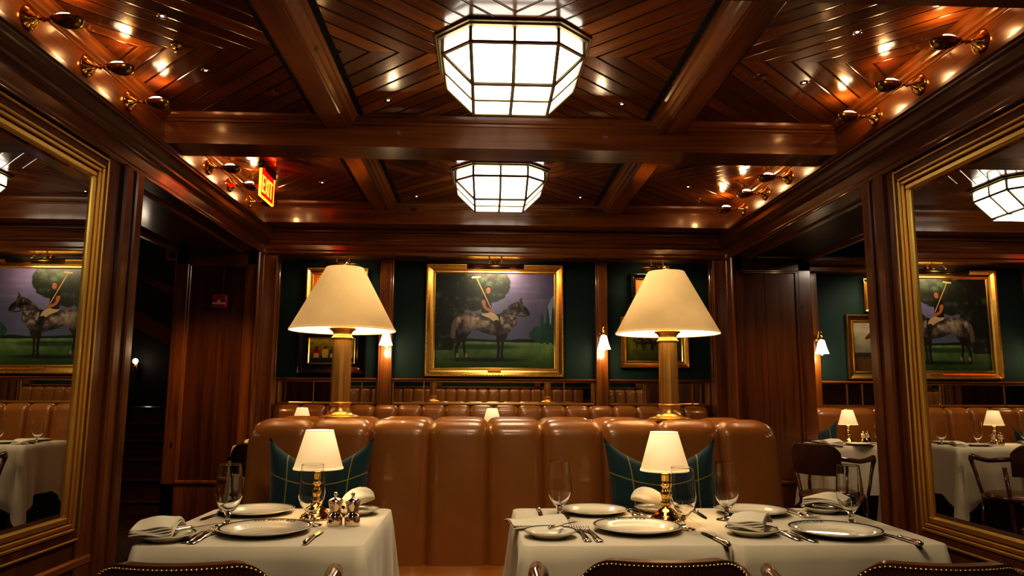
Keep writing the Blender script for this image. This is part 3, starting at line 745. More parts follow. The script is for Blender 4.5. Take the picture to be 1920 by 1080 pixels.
def small_pic(name, label, W, H, loc, frame_mat, fw, fn, res=(120, 90), d=.04, extra=None):
    t = thing(name, label, 'painting', loc); picture_frame('frame', W, H, fw, d, frame_mat, t, GST(fw, d))
    if extra: picture_frame('gilt_slip', W-2*fw+.012, H-2*fw+.012, .012, d*.4, GOLD, t, [(0, 0), (0, d*.45), (.004, d*.5), (.012, d*.3)])
    c = Canvas(res[0], res[1], 0, 0, W*1000, H*1000); fn(c, W*1000, H*1000); c.mesh('canvas', W-2*fw+.004, H-2*fw+.004, t, -.008); return t
def horse(c, x, y, s, col, flip=1):
    P = lambda pts: c.poly([(x+flip*a*s, y+b*s) for a, b in pts])
    c.fill(P([(-50, -15), (-30, -24), (0, -18), (25, -24), (45, -50), (62, -58), (66, -50), (82, -32), (76, -26), (60, -32), (48, -12), (38, 8), (10, 12), (-20, 8), (-44, 14)]), col)
    for a in (-46, -34, 22, 34): c.fill(c.line((x+flip*a*s, y), (x+flip*(a+2)*s, y+58*s), 7*s), [q*.6 for q in col])
    c.fill(c.line((x-flip*50*s, y-12*s), (x-flip*60*s, y+22*s), 7*s), [q*.4 for q in col])
def p_orange(c, w, h):
    n = smooth_noise(c.h, c.w, 30, 5); c.c = np.stack([.80+.15*n, .42+.12*n, .12+.05*n], -1); c.fill((c.Y > h*.72)*1., (.55, .28, .08)); horse(c, w*.5, h*.55, w/260, (.14, .08, .05))
def p_jockey(c, w, h):
    n = smooth_noise(c.h, c.w, 16, 6); yy = np.clip(c.Y/h, 0, 1)[..., None]
    c.c = (np.array([.80, .72, .22])*(1-yy)+np.array([.14, .15, .05])*yy)*(.7+.5*n[..., None])
    for x, col in ((.17, (.72, .08, .12)), (.36, (.85, .68, .05)), (.53, (.08, .28, .50)), (.66, (.35, .60, .20)), (.90, (.78, .42, .42))):
        X = x*w; c.fill(c.ell(X, h*.40, w*.03, h*.045), (.5, .3, .2)); c.fill(c.ell(X, h*.37, w*.034, h*.03), (.06, .04, .08))
        c.fill(c.poly([(X-w*.07, h*.68), (X-w*.065, h*.47), (X, h*.43), (X+w*.065, h*.47), (X+w*.07, h*.68), (X+w*.04, h*.64), (X-w*.04, h*.64)]), col)
        c.fill(c.poly([(X-w*.05, h*.62), (X+w*.05, h*.62), (X+w*.05, h*.8), (X+w*.005, h*.78), (X-w*.05, h*.8)]), (.74, .66, .54))
        for s in (-1, 1): c.fill(c.line((X+s*w*.026, h*.78), (X+s*w*.026, h*.9), w*.024), (.05, .04, .03))
    X = .17*w; c.fill(c.poly([(X-w*.04, h*.47), (X+w*.04, h*.47), (X, h*.55)], False), (.05, .04, .05))
def p_field(c, w, h):
    n = smooth_noise(c.h, c.w, 18, 7); yy = (c.Y/h)[..., None]
    c.c = np.where(yy < .35, np.array([.62, .62, .52])*(.9+.2*n[..., None]), (np.array([.48, .50, .16])*(1.3-yy)+np.array([.12, .15, .04])*(yy-.3))*(.7+.5*n[..., None]))
    for i, (x, s) in enumerate(((.22, .5), (.38, .8), (.52, .75), (.66, .6), (.8, .5))): horse(c, w*x, h*.52, w/520*s*1.5, (.24, .14, .10), -1)
def p_bay(c, w, h):
    n = smooth_noise(c.h, c.w, 26, 8); yy = (c.Y/h)[..., None]
    c.c = np.where(yy < .62, np.array([.46, .43, .36])*(.75+.5*n[..., None]+.3*(1-np.abs(yy-.15)*4).clip(0, 1)), np.array([.30, .22, .10])*(.6+.7*n[..., None]))
    c.fill(np.clip(1-np.abs(c.Y/h-.66)/.06, 0, 1), (.18, .15, .09)); horse(c, w*.52, h*.50, w/230, (.34, .15, .07), -1)
small_pic('framed_painting', 'upper left gilt-framed picture with orange ground half hidden by the lamp shade', .55, .42, (-1.43, 6.655, 2.045), GOLD, .06, p_orange)
small_pic('framed_painting', 'black-framed painting of jockeys in bright silks behind the left lamp column', .61, .43, (-1.46, 6.655, 1.515), BLKF, .105, p_jockey, (200, 140), extra=1)
small_pic('framed_painting', 'upper right picture in a black and gilt frame above the right lamp shade', .46, .38, (1.445, 6.655, 2.045), BLKF, .05, p_orange, extra=1)
small_pic('framed_painting', 'gilt-framed painting of horses on a green field behind the right lamp column', .625, .46, (1.425, 6.655, 1.61), GOLD, .065, p_field, (200, 140))
small_pic('framed_painting', 'gilt-framed portrait of a chestnut horse on the side room wall', .80, .595, (3.59, 6.655, 1.585), GOLD, .075, p_bay, (160, 120))
small_pic('framed_painting', 'small gilt-framed orange horse picture above the chestnut horse in the side room', .44, .31, (3.595, 6.655, 2.06), GOLD, .045, p_orange, d=.03)

# picture lights
def picture_light(W, loc, label):
    t = thing('picture_light', label, 'picture light', loc, group='brass picture lights')
    m = MB()
    m.ext([(.025*math.cos(a), .025*math.sin(a)) for a in [PI*.55+PI*k/10 for k in range(11)]]+[(-.018*1, -.006), (-.018, .012)][:0], -W/2, W/2, lambda p, q: (q, p[0], p[1]), smooth=True, cap=False)
    o = m.obj('trough', BRASSD, t); md = o.modifiers.new('t', 'SOLIDIFY'); md.thickness = .002
    a = MB()
    for x in (-.055, .055): a.tube([(x*.3, .2, .066), (x*.7, .14, .085), (x, .05, .07), (x, .0, .02)], .006)
    a.lathe([(.0005, 0), (.017, 0), (.017, -.01), (.010, -.02), (.0005, -.024)], 16, c=(0, .2, .068), axis='y'); a.obj('brackets', BRASSP, t)
    MB().tube([(-W/2+.03, .004, .004), (W/2-.03, .004, .004)], .009).obj('tube_lamp', BULB, t)
    return t
picture_light(.5, (-.018, 6.45, 2.255), 'brass picture light over the large horse painting')
picture_light(.3, (-1.36, 6.47, 2.262), 'brass picture light over the upper left picture')
picture_light(.3, (1.43, 6.47, 2.262), 'brass picture light over the upper right picture')
picture_light(.3, (3.6, 6.47, 2.24), 'brass picture light over the small picture in the side room')

# wall sconces on the pilasters
def wall_sconce(loc, label):
    t = thing('wall_sconce', label, 'wall light', loc, group='swan-neck wall sconces with white glass shades')
    m = MB().lathe([(.0005, 0), (.026, 0), (.028, -.006), (.018, -.014), (.010, -.022), (.0005, -.026)], 20, axis='y'); m.obj('backplate', BRASSP, t)
    p = [(0, -.01, 0), (0, -.03, .012), (0, -.045, .045), (0, -.062, .07), (0, -.085, .078), (0, -.1, .06), (0, -.1, .02)]
    q = MB().tube(p, .006); q.lathe([(.012, .02), (.017, .01), (.017, -.008), (.012, -.012)], 16, c=(0, -.1, 0)); q.tube([(0, -.02, .0), (0, -.03, -.03), (0, -.022, -.05)], .004); q.obj('arm', BRASSP, t)
    g = MB().lathe([(.014, -.012), (.026, -.018), (.034, -.05), (.044, -.09), (.056, -.125), (.060, -.135), (.057, -.135), (.042, -.09), (.03, -.05), (.012, -.016)], 28, c=(0, -.1, 0)); g.obj('glass_shade', SCSH, t)
    MB().lathe([(.0005, -.15), (.008, -.145), (.012, -.13), (.006, -.11)], 12, c=(0, -.1, 0)).obj('bulb', BULB, t)
    return t
s0 = wall_sconce((-.96, 6.552, 1.69), 'wall sconce on the pilaster just right of the left lamp shade')
dup(s0, (.935, 6.552, 1.67), 0, 'wall sconce on the pilaster just left of the right lamp shade')
dup(s0, (2.87, 6.55, 1.645), 0, 'wall sconce on the pilaster of the side room')

# ------------------------------------------------------------------ channel-tufted banquettes
def channel_mesh(w, path, outs, bulge=.026, nu=16, endl=0, endr=0):
    """path: list of (y,z); outs: unit outward normals (ny,nz)"""
    m = MB(); n = len(path)-1
    def f(u, v):
        k = v*n; i = min(int(k), n-1); t = k-i
        y = path[i][0]*(1-t)+path[i+1][0]*t; z = path[i][1]*(1-t)+path[i+1][1]*t
        ny = outs[i][0]*(1-t)+outs[i+1][0]*t; nz = outs[i][1]*(1-t)+outs[i+1][1]*t
        x = (u-.5)*w; a = abs(2*u-1); b = bulge*(1-a**4.5)**.55 if a < 1 else 0
        e = 0
        if endl and u < .45: e = (.45-u)/.45
        if endr and u > .55: e = (u-.55)/.45
        if e: b = bulge*(1-e**4)**.5 if True else b; z -= .055*(1-math.sqrt(max(0, 1-e**2)))*max(0, (z-.8)/.24)
        if e and False: pass
        return (x, y+ny*b, z+nz*b)
    m.grid(nu, n, f); return m
def arc_path(yf, yb, z0, zt, yc, r=.05):
    """from seat (yf,z0) up to the top, rolling over to yc (crest middle)"""
    pts = []; nrm = []; sgn = 1 if yc > yf else -1
    for k in range(7):
        t = k/6; pts.append((yf+(yb-yf)*t, z0+(zt-r-z0)*t)); nrm.append((-sgn*.985, .17))
    for k in range(1, 7):
        a = PI/2*k/6; pts.append((yb+sgn*r*(1-math.cos(a)), zt-r+r*math.sin(a))); nrm.append((-sgn*math.cos(a), math.sin(a)))
    for k in range(1, 4):
        pts.append((yb+sgn*r+(yc-yb-sgn*r)*k/3, zt-.004*k)); nrm.append((0, 1.-.25*k))
    return pts, nrm
def banquette(label, xs, sides, seat, group=None, ends=False, base=None, zt=1.014):
    t = thing('banquette', label, 'banquette', (0, 0, 0), group=group)
    for (yf, yb, yc) in sides:
        path, nr = arc_path(yf, yb, .43, zt, yc)
        cache = {}
        for i in range(len(xs)-1):
            w = xs[i+1]-xs[i]; el = ends and i == 0; er = ends and i == len(xs)-2
            o = channel_mesh(w, path, nr, endl=el, endr=er).obj('back_channel', LEATH, t); o.location = ((xs[i]+xs[i+1])/2, 0, 0)
    for (y0, y1) in seat:
        m = MB(); nx = 40
        x0, x1 = xs[0], xs[-1]
        m.box(x0+.01, x1-.01, y0, y1, .33, .455, bev=.03); m.obj('seat_cushion', LEATH, t)
        MB().box(x0+.02, x1-.02, y0+.03*(1 if y1 > y0 else -1), y1, 0.0, .33).obj('base', WDX, t)
    if ends:
        for s, x in ((-1, xs[0]), (1, xs[-1])):
            pr = [(3.175, .0), (3.175, .43), (3.235, .90), (3.26, .945), (3.30, .955), (3.55, .955), (3.60, .945), (3.625, .90), (3.69, .43), (3.69, 0)]
            m = MB().ext(pr, x-s*.05, x-s*.0, lambda p, q: (q, p[0], p[1]), closed=True); m.obj('end_panel', LEATH, t)
    return t
sx = [-1.11, -.852, -.600, -.348, -.098, .140, .395, .650, .907, 1.16]
banquette('double-sided tan leather channel-back banquette in the middle of the room, carrying both big lamps', sx, ((3.165, 3.235, 3.43), (3.695, 3.625, 3.43)), ((2.76, 3.2), (3.66, 4.12)), ends=True)
bx = [-1.93+i*.2075 for i in range(19)]; bx[-1] = 1.92
# wall seams measured
banquette('long tan leather channel-back banquette along the back wall under the pictures', [-1.92, -1.69, -1.476, -1.266, -1.055, -.855, -.649, -.443, -.227, -.02, .19, .40, .604, .813, 1.023, 1.233, 1.439, 1.65, 1.86], ((6.47, 6.52, 6.60),), ((6.20, 6.49),), zt=1.02)
banquette('tan leather channel-back banquette against the side room wall', [2.80+i*.272 for i in range(10)], ((6.45, 6.50, 6.6),), ((6.20, 6.47),), zt=1.01)
banquette('tan leather channel-back banquette along the rear wall behind the viewpoint', [-1.9+i*.2111 for i in range(19)], ((-1.5, -1.55, -1.62),), ((-1.52, -1.05),), zt=1.21)

# ------------------------------------------------------------------ pillows
def pillow(label, loc, rz=0., w=.40, h=.30, tiltx=-.2, group=None, pinch=.11):
    nu, nv = 28, 24; vs = []; fs = []; uvs = []
    t = thing('tartan_pillow', label, 'pillow', loc, rz, group or 'teal tartan pillows')
    m = MB()
    def pos(u, v, side):
        x = (u-.5)*w; z = v*h
        c = math.sin(PI*u); d = math.sin(PI*v)
        z -= pinch*(c**.8)*v*v*(1 if v > 0 else 0)
        x += (.035*math.sin(PI*v))*(-(u-.5)*2)*.6
        th = .075*(c*d)**.42*(1-.35*v*c)
        return (x, side*th, z)
    for side in (-1, 1):
        m.grid(nu, nv, lambda u, v: pos(u, v, side))
    o = m.obj('cover', TARTAN, t); o.rotation_euler = (tiltx, 0, 0)
    uv = o.data.uv_layers.new(name='UVMap')
    for lp in o.data.loops:
        i = lp.vertex_index % ((nu+1)*(nv+1)); uv.data[lp.index].uv = ((i % (nu+1))/nu, (i//(nu+1))/nv)
    return t
pillow('teal tartan pillow with sagging top edge behind the left table lamp', (-.755, 2.93, .53), .0, .41, .455)
pillow('teal tartan pillow with sagging top edge behind the lamp of the right tables', (.590, 2.93, .53), .0, .45, .455)
pillow('dark teal tartan pillow leaning on the wall banquette beside the paired far tables', (.82, 6.33, .47), .2, .42, .46)
pillow('navy tartan pillow on the wall banquette at the left end', (-.72, 6.33, .47), -.1, .40, .42)
pillow('teal tartan pillow on the side room banquette beside the jamb', (2.71, 6.30, .47), .0, .46, .47)

# ------------------------------------------------------------------ tables
def tablecloth(label, x0, x1, y0, y1, z, drop=.33, seed=0, group='white tablecloths', flat=0):
    rnd = random.Random(seed); cx, cy = (x0+x1)/2, (y0+y1)/2; a, b = (x1-x0)/2, (y1-y0)/2; r = .03
    per = []
    def seg(p, q, n, nrm):
        for k in range(n):
            t = k/n; per.append((p[0]+(q[0]-p[0])*t, p[1]+(q[1]-p[1])*t, nrm[0], nrm[1], 0))
    def corner(ccx, ccy, a0):
        for k in range(10):
            an = a0+PI/2*k/10; per.append((ccx+r*math.cos(an), ccy+r*math.sin(an), math.cos(an), math.sin(an), math.sin(PI*k/10)))
    seg((a, -b+r), (a, b-r), 26, (1, 0)); corner(a-r, b-r, 0)
    seg((a-r, b), (-a+r, b), 26, (0, 1)); corner(-a+r, b-r, PI/2)
    seg((-a, b-r), (-a, -b+r), 26, (-1, 0)); corner(-a+r, -b+r, PI)
    seg((-a+r, -b), (a-r, -b), 26, (0, -1)); corner(a-r, -b+r, 1.5*PI)
    n = len(per); levels = [0, .006, .02, .05, .09, .14, .2, .26, 1.0]
    ph = [rnd.uniform(0, 6.28) for _ in range(4)]
    vs = []; fs = []
    rows = 12
    for j in range(rows+1):
        for i, (x, y, nx, ny, cn) in enumerate(per):
            if j == 0: vs.append((x*.985, y*.985, 0)); continue
            if j == 1: vs.append((x+nx*.001, y+ny*.001, -.002)); continue
            t = (j-1)/(rows-1); d = 0
            s = i/n*2*PI
            dist = min(abs(x-a), abs(x+a), .2) if abs(ny) > .5 else min(abs(y-b), abs(y+b), .2)
            near = math.exp(-(dist/.09)**2); tri = max(0, 1-dist/.2)
            fold = .012*math.sin(9*s+ph[0])+.008*math.sin(17*s+ph[1])
            Lc = drop*(1+.34*tri+.22*cn); d = t*Lc
            out = .006+fold*t*1.2+cn*.075*t+near*.02*t+.012*t
            if flat and nx*flat > .5: out = .0006+.0004*math.sin(9*s)
            elif flat and nx*flat > .01: out *= (1-nx*flat)
            vs.append((x+nx*out, y+ny*out, -d-.004))
    for j in range(rows):
        for i in range(n): fs.append((j*n+i, j*n+(i+1) % n, (j+1)*n+(i+1) % n, (j+1)*n+i))
    fs.append(list(range(n)))
    m = MB(); m.add(vs, fs, 0, True); m.sm[-1] = False
    o = m.obj('tablecloth', CLOTH, loc=(cx, cy, z)); tag(o, label, 'tablecloth', group); return o
def table(label, x0, x1, y0, y1, z):
    cx, cy = (x0+x1)/2, (y0+y1)/2
    t = thing('dining_table', label, 'table', (cx, cy, 0), group='pedestal dining tables under cloths')
    MB().box(x0-cx+.012, x1-cx-.012, y0-cy+.012, y1-cy-.012, z-.035, z-.004, bev=.008).obj('table_top', WDX, t)
    MB().lathe([(.0005, .045), (.03, .045), (.035, .1), (.03, .2), (.03, z-.06), (.09, z-.036)], 20).obj('pedestal', BLKF, t)
    MB().lathe([(.0005, 0), (.2, 0), (.2, .015), (.06, .04), (.0005, .046)], 28).obj('base', BLKF, t)
ZT = .75
T = [('left', -1.040, -.435, 2.045, 2.69, ZT, 'at the foreground left'), ('middle', -.012, .556, 2.04, 2.69, ZT, 'in the foreground right of centre'), ('right', .562, 1.148, 2.04, 2.69, ZT, 'nearest the right mirror')]
FT = [('a', -1.92, -1.24, 5.52, 6.09, .765, 'by the back wall at the left corner'), ('b', -.60, -.03, 5.52, 6.09, .765, 'by the back wall, left of the central pair'), ('c', -.022, .55, 5.52, 6.09, .765, 'by the back wall, right of the central pair'),
      ('d', 2.52, 3.16, 5.68, 6.13, .765, 'by the side room banquette'), ('e', 2.66, 3.30, 4.60, 5.16, .755, 'in the side room, nearer one')]
for i, (n, x0, x1, y0, y1, z, d) in enumerate(T+FT):
    table('pedestal table under a white cloth '+d, x0, x1, y0, y1, z)
    tablecloth('white linen tablecloth draped over the table '+d, x0, x1, y0, y1, z, drop=.40 if i < 3 else (.36 if n != 'e' else .46), seed=i, flat={'middle': 1, 'right': -1, 'b': 1, 'c': -1}.get(n, 0))

# ------------------------------------------------------------------ tableware prototypes
PLR = .13
def make_plate(r, label, loc, text=True, group='white dinner plates with a navy rim line'):
    t = thing('dinner_plate' if r > .1 else 'side_plate', label, 'plate', loc, group=group)
    k = r
    prof = [(.0005, .004), (k*.60, .004), (k*.66, .006), (k*.72, .012), (k*.80, .0145), (k*.985, .0195), (k, .019), (k*.995, .0165), (k*.80, .010), (k*.62, .0), (.0005, 0)]
    MB().lathe(prof, 56).obj('dish', PORC, t)
    rl = MB().lathe([(k*.945, .0190), (k*.962, .0197), (k*.985, .0202), (k*.985, .0196), (k*.945, .0184)], 56).obj('rim_line', NAVY, t.children[-1])
    if text:
        cu = bpy.data.curves.new('lettering', 'FONT'); cu.body = 'THE POLO BAR'; cu.size = .0165; cu.extrude = .00012; cu.space_character = 1.15
        tmp = bpy.data.objects.new('tmp', cu); COL.objects.link(tmp); bpy.context.view_layer.update()
        dg = bpy.context.evaluated_depsgraph_get(); me = bpy.data.meshes.new_from_object(tmp.evaluated_get(dg))
        bpy.data.objects.remove(tmp); xs = [v.co.x for v in me.vertices]; wd = max(xs)
        for v in me.vertices:
            a = PI/2-(v.co.x-wd/2)/(k*.86)*1.0; rr = k*.83+v.co.y
            v.co = (rr*math.cos(a), rr*math.sin(a), .0156+(rr-k*.80)*.19+v.co.z+.0006)
        me.materials.append(NAVY); o = bpy.data.objects.new('lettering', me); COL.objects.link(o); o.parent = t.children[0]
    return t
def make_glass(label, loc, group='stemmed water glasses'):
    t = thing('water_glass', label, 'glass', loc, group=group)
    out = [(.0005, 0), (.031, 0), (.032, .0015), (.020, .004), (.007, .009), (.0055, .018), (.0065, .026), (.010, .034), (.018, .044), (.029, .060), (.036, .080), (.0375, .098), (.036, .125), (.033, .155), (.0314, .172), (.0309, .1775), (.0307, .1797), (.0304, .1805)]
    inn = [(.0300, .1797), (.0302, .1775), (.0306, .172), (.0321, .155), (.0347, .125), (.0361, .098), (.0345, .080), (.0272, .0615), (.016, .047), (.008, .040), (.0005, .038)]
    k = 1.08; kz = 1.0
    MB().lathe([(r*k, z*kz+.0002) for r, z in out+inn], 40).obj('goblet', GLASS, t)
    return t
def make_fork(label, loc, rz, group='silver forks'):
    t = thing('dinner_fork', label, 'fork', loc, rz, group)
    m = MB()
    def strip(pts, th=.0016):     # (y, halfwidth, z)
        vs = []
        for y, w, z in pts: vs += [(-w, y, z), (w, y, z), (w, y, z+th), (-w, y, z+th)]
        fs = []
        for i in range(len(pts)-1):
            o = i*4; fs += [(o+a, o+(a+1) % 4, o+4+(a+1) % 4, o+4+a) for a in range(4)]
        n = (len(pts)-1)*4; fs += [(3, 2, 1, 0), (n, n+1, n+2, n+3)]
        m.add(vs, fs, 0, True)
    strip([(-.10, .007, .002), (-.095, .0105, .002), (-.06, .009, .003), (-.02, .0045, .008), (.02, .0032, .010), (.035, .005, .008), (.045, .011, .004), (.055, .0125, .002)])
    for x in (-.0108, -.0036, .0036, .0108):
        vs = []
        for y, z, w in ((.052, .002, .0022), (.07, .001, .0019), (.09, .004, .0016), (.10, .008, .0009)): vs += [(x-w, y, z), (x+w, y, z), (x+w, y, z+.0014), (x-w, y, z+.0014)]
        m.add(vs, [(o+a, o+(a+1) % 4, o+4+(a+1) % 4, o+4+a) for o in (0, 4, 8) for a in range(4)]+[(12, 13, 14, 15)], 0, True)
    m.obj('fork_body', SILVER, t); return t
def make_knife(label, loc, rz, group='silver table knives'):
    t = thing('table_knife', label, 'knife', loc, rz, group)
    MB().lathe([(.0005, -.105), (.006, -.104), (.0078, -.095), (.0065, -.06), (.0055, -.03), (.0065, -.015), (.0045, -.008), (.0005, -.006)], 14, axis='y', c=(0, 0, .0068)).obj('handle', SILVER, t)
    MB().add([(-.005, -.008, .006), (.005, -.008, .006), (.008, .03, .005), (.0085, .075, .004), (.003, .10, .003), (-.005, .085, .003), (-.006, .03, .005)], [(0, 1, 2, 3, 4, 5, 6)]).obj('blade', SILVER, t)
    b = t.children[-1]; md = b.modifiers.new('s', 'SOLIDIFY'); md.thickness = .0016
    return t
def make_napkin(label, loc, rz, group='folded linen napkins', w=.10, d=.13, layers=4, curl=.012):
    t = thing('folded_napkin', label, 'napkin', loc, rz, group)
    m = MB()
    for k in range(layers):
        z = .0045*k; s = 1-.015*k
        def f(u, v, z=z, s=s):
            x = (u-.5)*w*s; y = (v-.5)*d*s
            h = z+curl*math.sin(PI*v)*(.5+.5*u)+.004*math.sin(5*u+3*v+k)
            return (x, y, h+.003)
        m.grid(14, 14, f); m.grid(14, 14, lambda u, v, f=f: (f(u, v)[0], f(u, v)[1], f(u, v)[2]+.0042))
        e = MB()
        # folded front edge
        pts = [(-w*s/2+w*s*i/14, -d*s/2, f(i/14, 0)[2]+.0021) for i in range(15)]; m.tube(pts, .0028, 8)
        pts = [(-w*s/2, -d*s/2+d*s*i/14, f(0, i/14)[2]+.0021) for i in range(15)]; m.tube(pts, .0024, 8)
        pts = [(w*s/2, -d*s/2+d*s*i/14, f(1, i/14)[2]+.0021) for i in range(15)]; m.tube(pts, .0024, 8)
    m.obj('linen', NAPK, t); return t
def make_roll(label, loc, rz, group='folded linen napkins'):
    t = thing('folded_napkin', label, 'napkin', loc, rz, group)
    m = MB()
    def f(u, v):
        a = 2*PI*u; r = (.010+.024*math.sin(PI*min(1, v*1.02))**.5)*(1+.12*math.sin(3*a+4*v))
        return (r*math.cos(a)*1.0, (v-.5)*.13, .006+r*.75*(1+math.sin(a))+.018*(v))
    m.grid(24, 16, f); m.obj('linen', NAPK, t); return t
def make_shaker(label, loc, group='silver salt and pepper mills'):
    t = thing('pepper_mill', label, 'mill', loc, group=group)
    MB().lathe([(.0005, 0), (.023, 0), (.0235, .004), (.0235, .026), (.0225, .031), (.017, .037), (.0165, .045), (.0195, .058), (.0215, .066), (.0215, .069), (.0005, .070)], 28).obj('body', PEWTER, t)
    MB().lathe([(.0225, .069), (.0235, .072), (.021, .076), (.012, .081), (.005, .083), (.004, .087), (.006, .090), (.0065, .095), (.004, .098), (.0005, .099)], 28).obj('cap', PEWTER, t)
    return t
def make_small_lamp(label, loc, group='small brass candlestick lamps on the tables'):
    t = thing('table_lamp', label, 'lamp', loc, group=group)
    prof = [(.0005, 0), (.052, 0), (.053, .003), (.048, .008), (.046, .013), (.036, .018), (.034, .024), (.022, .034), (.015, .042), (.012, .050), (.017, .056), (.010, .062), (.013, .072), (.017, .085), (.012, .095), (.009, .104), (.016, .108), (.016, .112), (.010, .118), (.013, .124), (.012, .140), (.015, .144), (.010, .150), (.008, .17), (.0005, .171)]
    m = MB().lathe(prof, 32)
    m.obj('candlestick', BRASSP, t)
    s = MB().lathe([(.079, .155), (.044, .278), (.0425, .278), (.0775, .155)], 40, mis=[0, 0, 1, 0], close=True); s.obj('shade', [SSHADE, SSHADEIN], t)
    MB().lathe([(.0447, .272), (.0452, .272), (.0447, .2785), (.0440, .2785)], 40, close=True).lathe([(.0785, .1545), (.0798, .1545), (.0788, .1605), (.0778, .1605)], 40, close=True).obj('shade_trim', SSHADE, t.children[-1])
    MB().lathe([(.0005, .17), (.010, .175), (.013, .2), (.008, .22), (.0005, .228)], 16).obj('bulb', BULB, t)
    return t

# ---- near left table
TL = 'on the left table'
fz = ZT+.0005
P0 = make_plate(.129, 'lettered dinner plate at the front of the left table', (-.74, 2.225, fz))
dup(P0, (-.865, 2.575, fz), PI, 'dinner plate at the far side of the left table', scale=.93)
dup(P0, (.335, 2.245, fz), .12, 'lettered dinner plate at the front of the middle table, nearest the brass lamp')
dup(P0, (.255, 2.575, fz), PI, 'dinner plate at the far side of the middle table', scale=.90)
dup(P0, (.90, 2.185, fz), .42, 'lettered dinner plate at the front of the right-hand table')
dup(P0, (.79, 2.56, fz), PI, 'dinner plate at the far side of the right-hand table', scale=.95)
S0 = make_plate(.074, 'side plate under the squared napkin on the left table', (-.975, 2.125, fz), False, 'small side plates')
dup(S0, (-.535, 2.56, fz), 0, 'side plate behind the mills on the left table')
dup(S0, (.071, 2.158, fz), 0, 'bare side plate holding a butter knife on the middle table')
dup(S0, (.475, 2.60, fz), 0, 'side plate behind the brass lamp on the middle table')
dup(S0, (.655, 2.185, fz), 0, 'side plate half covered by a napkin between the two right-hand tables')
dup(S0, (1.055, 2.59, fz), 0, 'side plate under the napkin at the far right table corner')
G0 = make_glass('tall stemmed glass at the left edge of the left table', (-.892, 2.36, fz))
dup(G0, (-.640, 2.35, fz), 0, 'stemmed glass in front of the brass lamp on the left table')
dup(G0, (.130, 2.48, fz), 0, 'stemmed glass beside the far plate of the middle table')
dup(G0, (.482, 2.275, fz), 0, 'stemmed glass right in front of the lamp on the middle table')
dup(G0, (.668, 2.44, fz), 0, 'stemmed glass by the far plate, between the two right-hand tables')
dup(G0, (1.035, 2.36, fz), 0, 'stemmed glass at the right edge of the right-hand table')
F0 = make_fork('outer fork left of the front plate on the left table', (-.905, 2.175, fz), -.05)
dup(F0, (-.880, 2.165, fz), -.10, 'inner fork left of the front plate on the left table')
dup(F0, (.163, 2.185, fz), .06, 'outer fork beside the butter plate on the middle table')
dup(F0, (.192, 2.18, fz), .08, 'inner fork beside the front plate on the middle table')
dup(F0, (.742, 2.19, fz), .16, 'outer fork beside the napkin plate on the right-hand table')
dup(F0, (.770, 2.165, fz), .22, 'inner fork touching the front plate of the right-hand table')
dup(F0, (.385, 2.575, fz), PI+.05, 'outer fork right of the far plate on the middle table')
dup(F0, (.410, 2.575, fz), PI, 'inner fork right of the far plate on the middle table')
dup(F0, (.935, 2.55, fz), PI+.12, 'first fork right of the far plate on the right-hand table')
dup(F0, (.962, 2.555, fz), PI+.12, 'second fork right of the far plate on the right-hand table')
K0 = make_knife('knife right of the front plate on the left table', (-.585, 2.155, fz), -.02)
dup(K0, (-.985, 2.53, fz), PI-.15, 'knife pointing to the viewer at the far left of the left table')
dup(K0, (.523, 2.115, fz), .08, 'knife right of the front plate on the middle table')
dup(K0, (.075, 2.60, fz), PI, 'knife standing off the far plate at the back left of the middle table')
dup(K0, (1.045, 2.12, fz), .1, 'knife right of the front plate on the right-hand table')
dup(K0, (.606, 2.55, fz), PI, 'knife left of the far plate on the right-hand table')
bk = dup(K0, (.115, 2.205, fz+.022), -.62, 'butter knife lying across the bare side plate on the middle table', scale=.8)
dup(K0, (-.915, 2.16, fz+.024), -.5, 'butter knife beside the squared napkin on the left table', scale=.75)
dup(K0, (1.0, 2.57, fz+.021), .9, 'butter knife on the side plate at the far right table corner', scale=.75)
N0 = make_napkin('squared napkin in stacked folds on the side plate of the left table', (-1.0, 2.125, fz+.018), .12, w=.105, d=.14, layers=5, curl=.022)
dup(N0, (.66, 2.21, fz+.018), -.55, 'napkin folded diagonally on the side plate between the right-hand tables', scale=.95)
dup(N0, (1.07, 2.60, fz+.018), .9, 'napkin folded on the side plate at the far right table corner', scale=1.0)
nn = make_napkin('large napkin spread flat over the left edge of the middle table', (.045, 2.34, fz), .15, w=.17, d=.15, layers=2, curl=.016)
R0 = make_roll('loosely rolled napkin behind the mills on the left table', (-.535, 2.58, fz+.012), -.7)
dup(R0, (.455, 2.60, fz+.012), 1.2, 'loosely rolled napkin behind the brass lamp on the middle table')
H0 = make_shaker('silver mill on the left table, left one, nearest the lamp', (-.566, 2.345, fz))
dup(H0, (-.514, 2.345, fz), 0, 'silver mill on the left table, right one, nearest the cloth edge')
A0 = make_small_lamp('small brass lamp with cream shade on the left table', (-.650, 2.475, fz))
dup(A0, (.467, 2.43, fz), 0, 'small brass lamp with cream shade on the middle table')

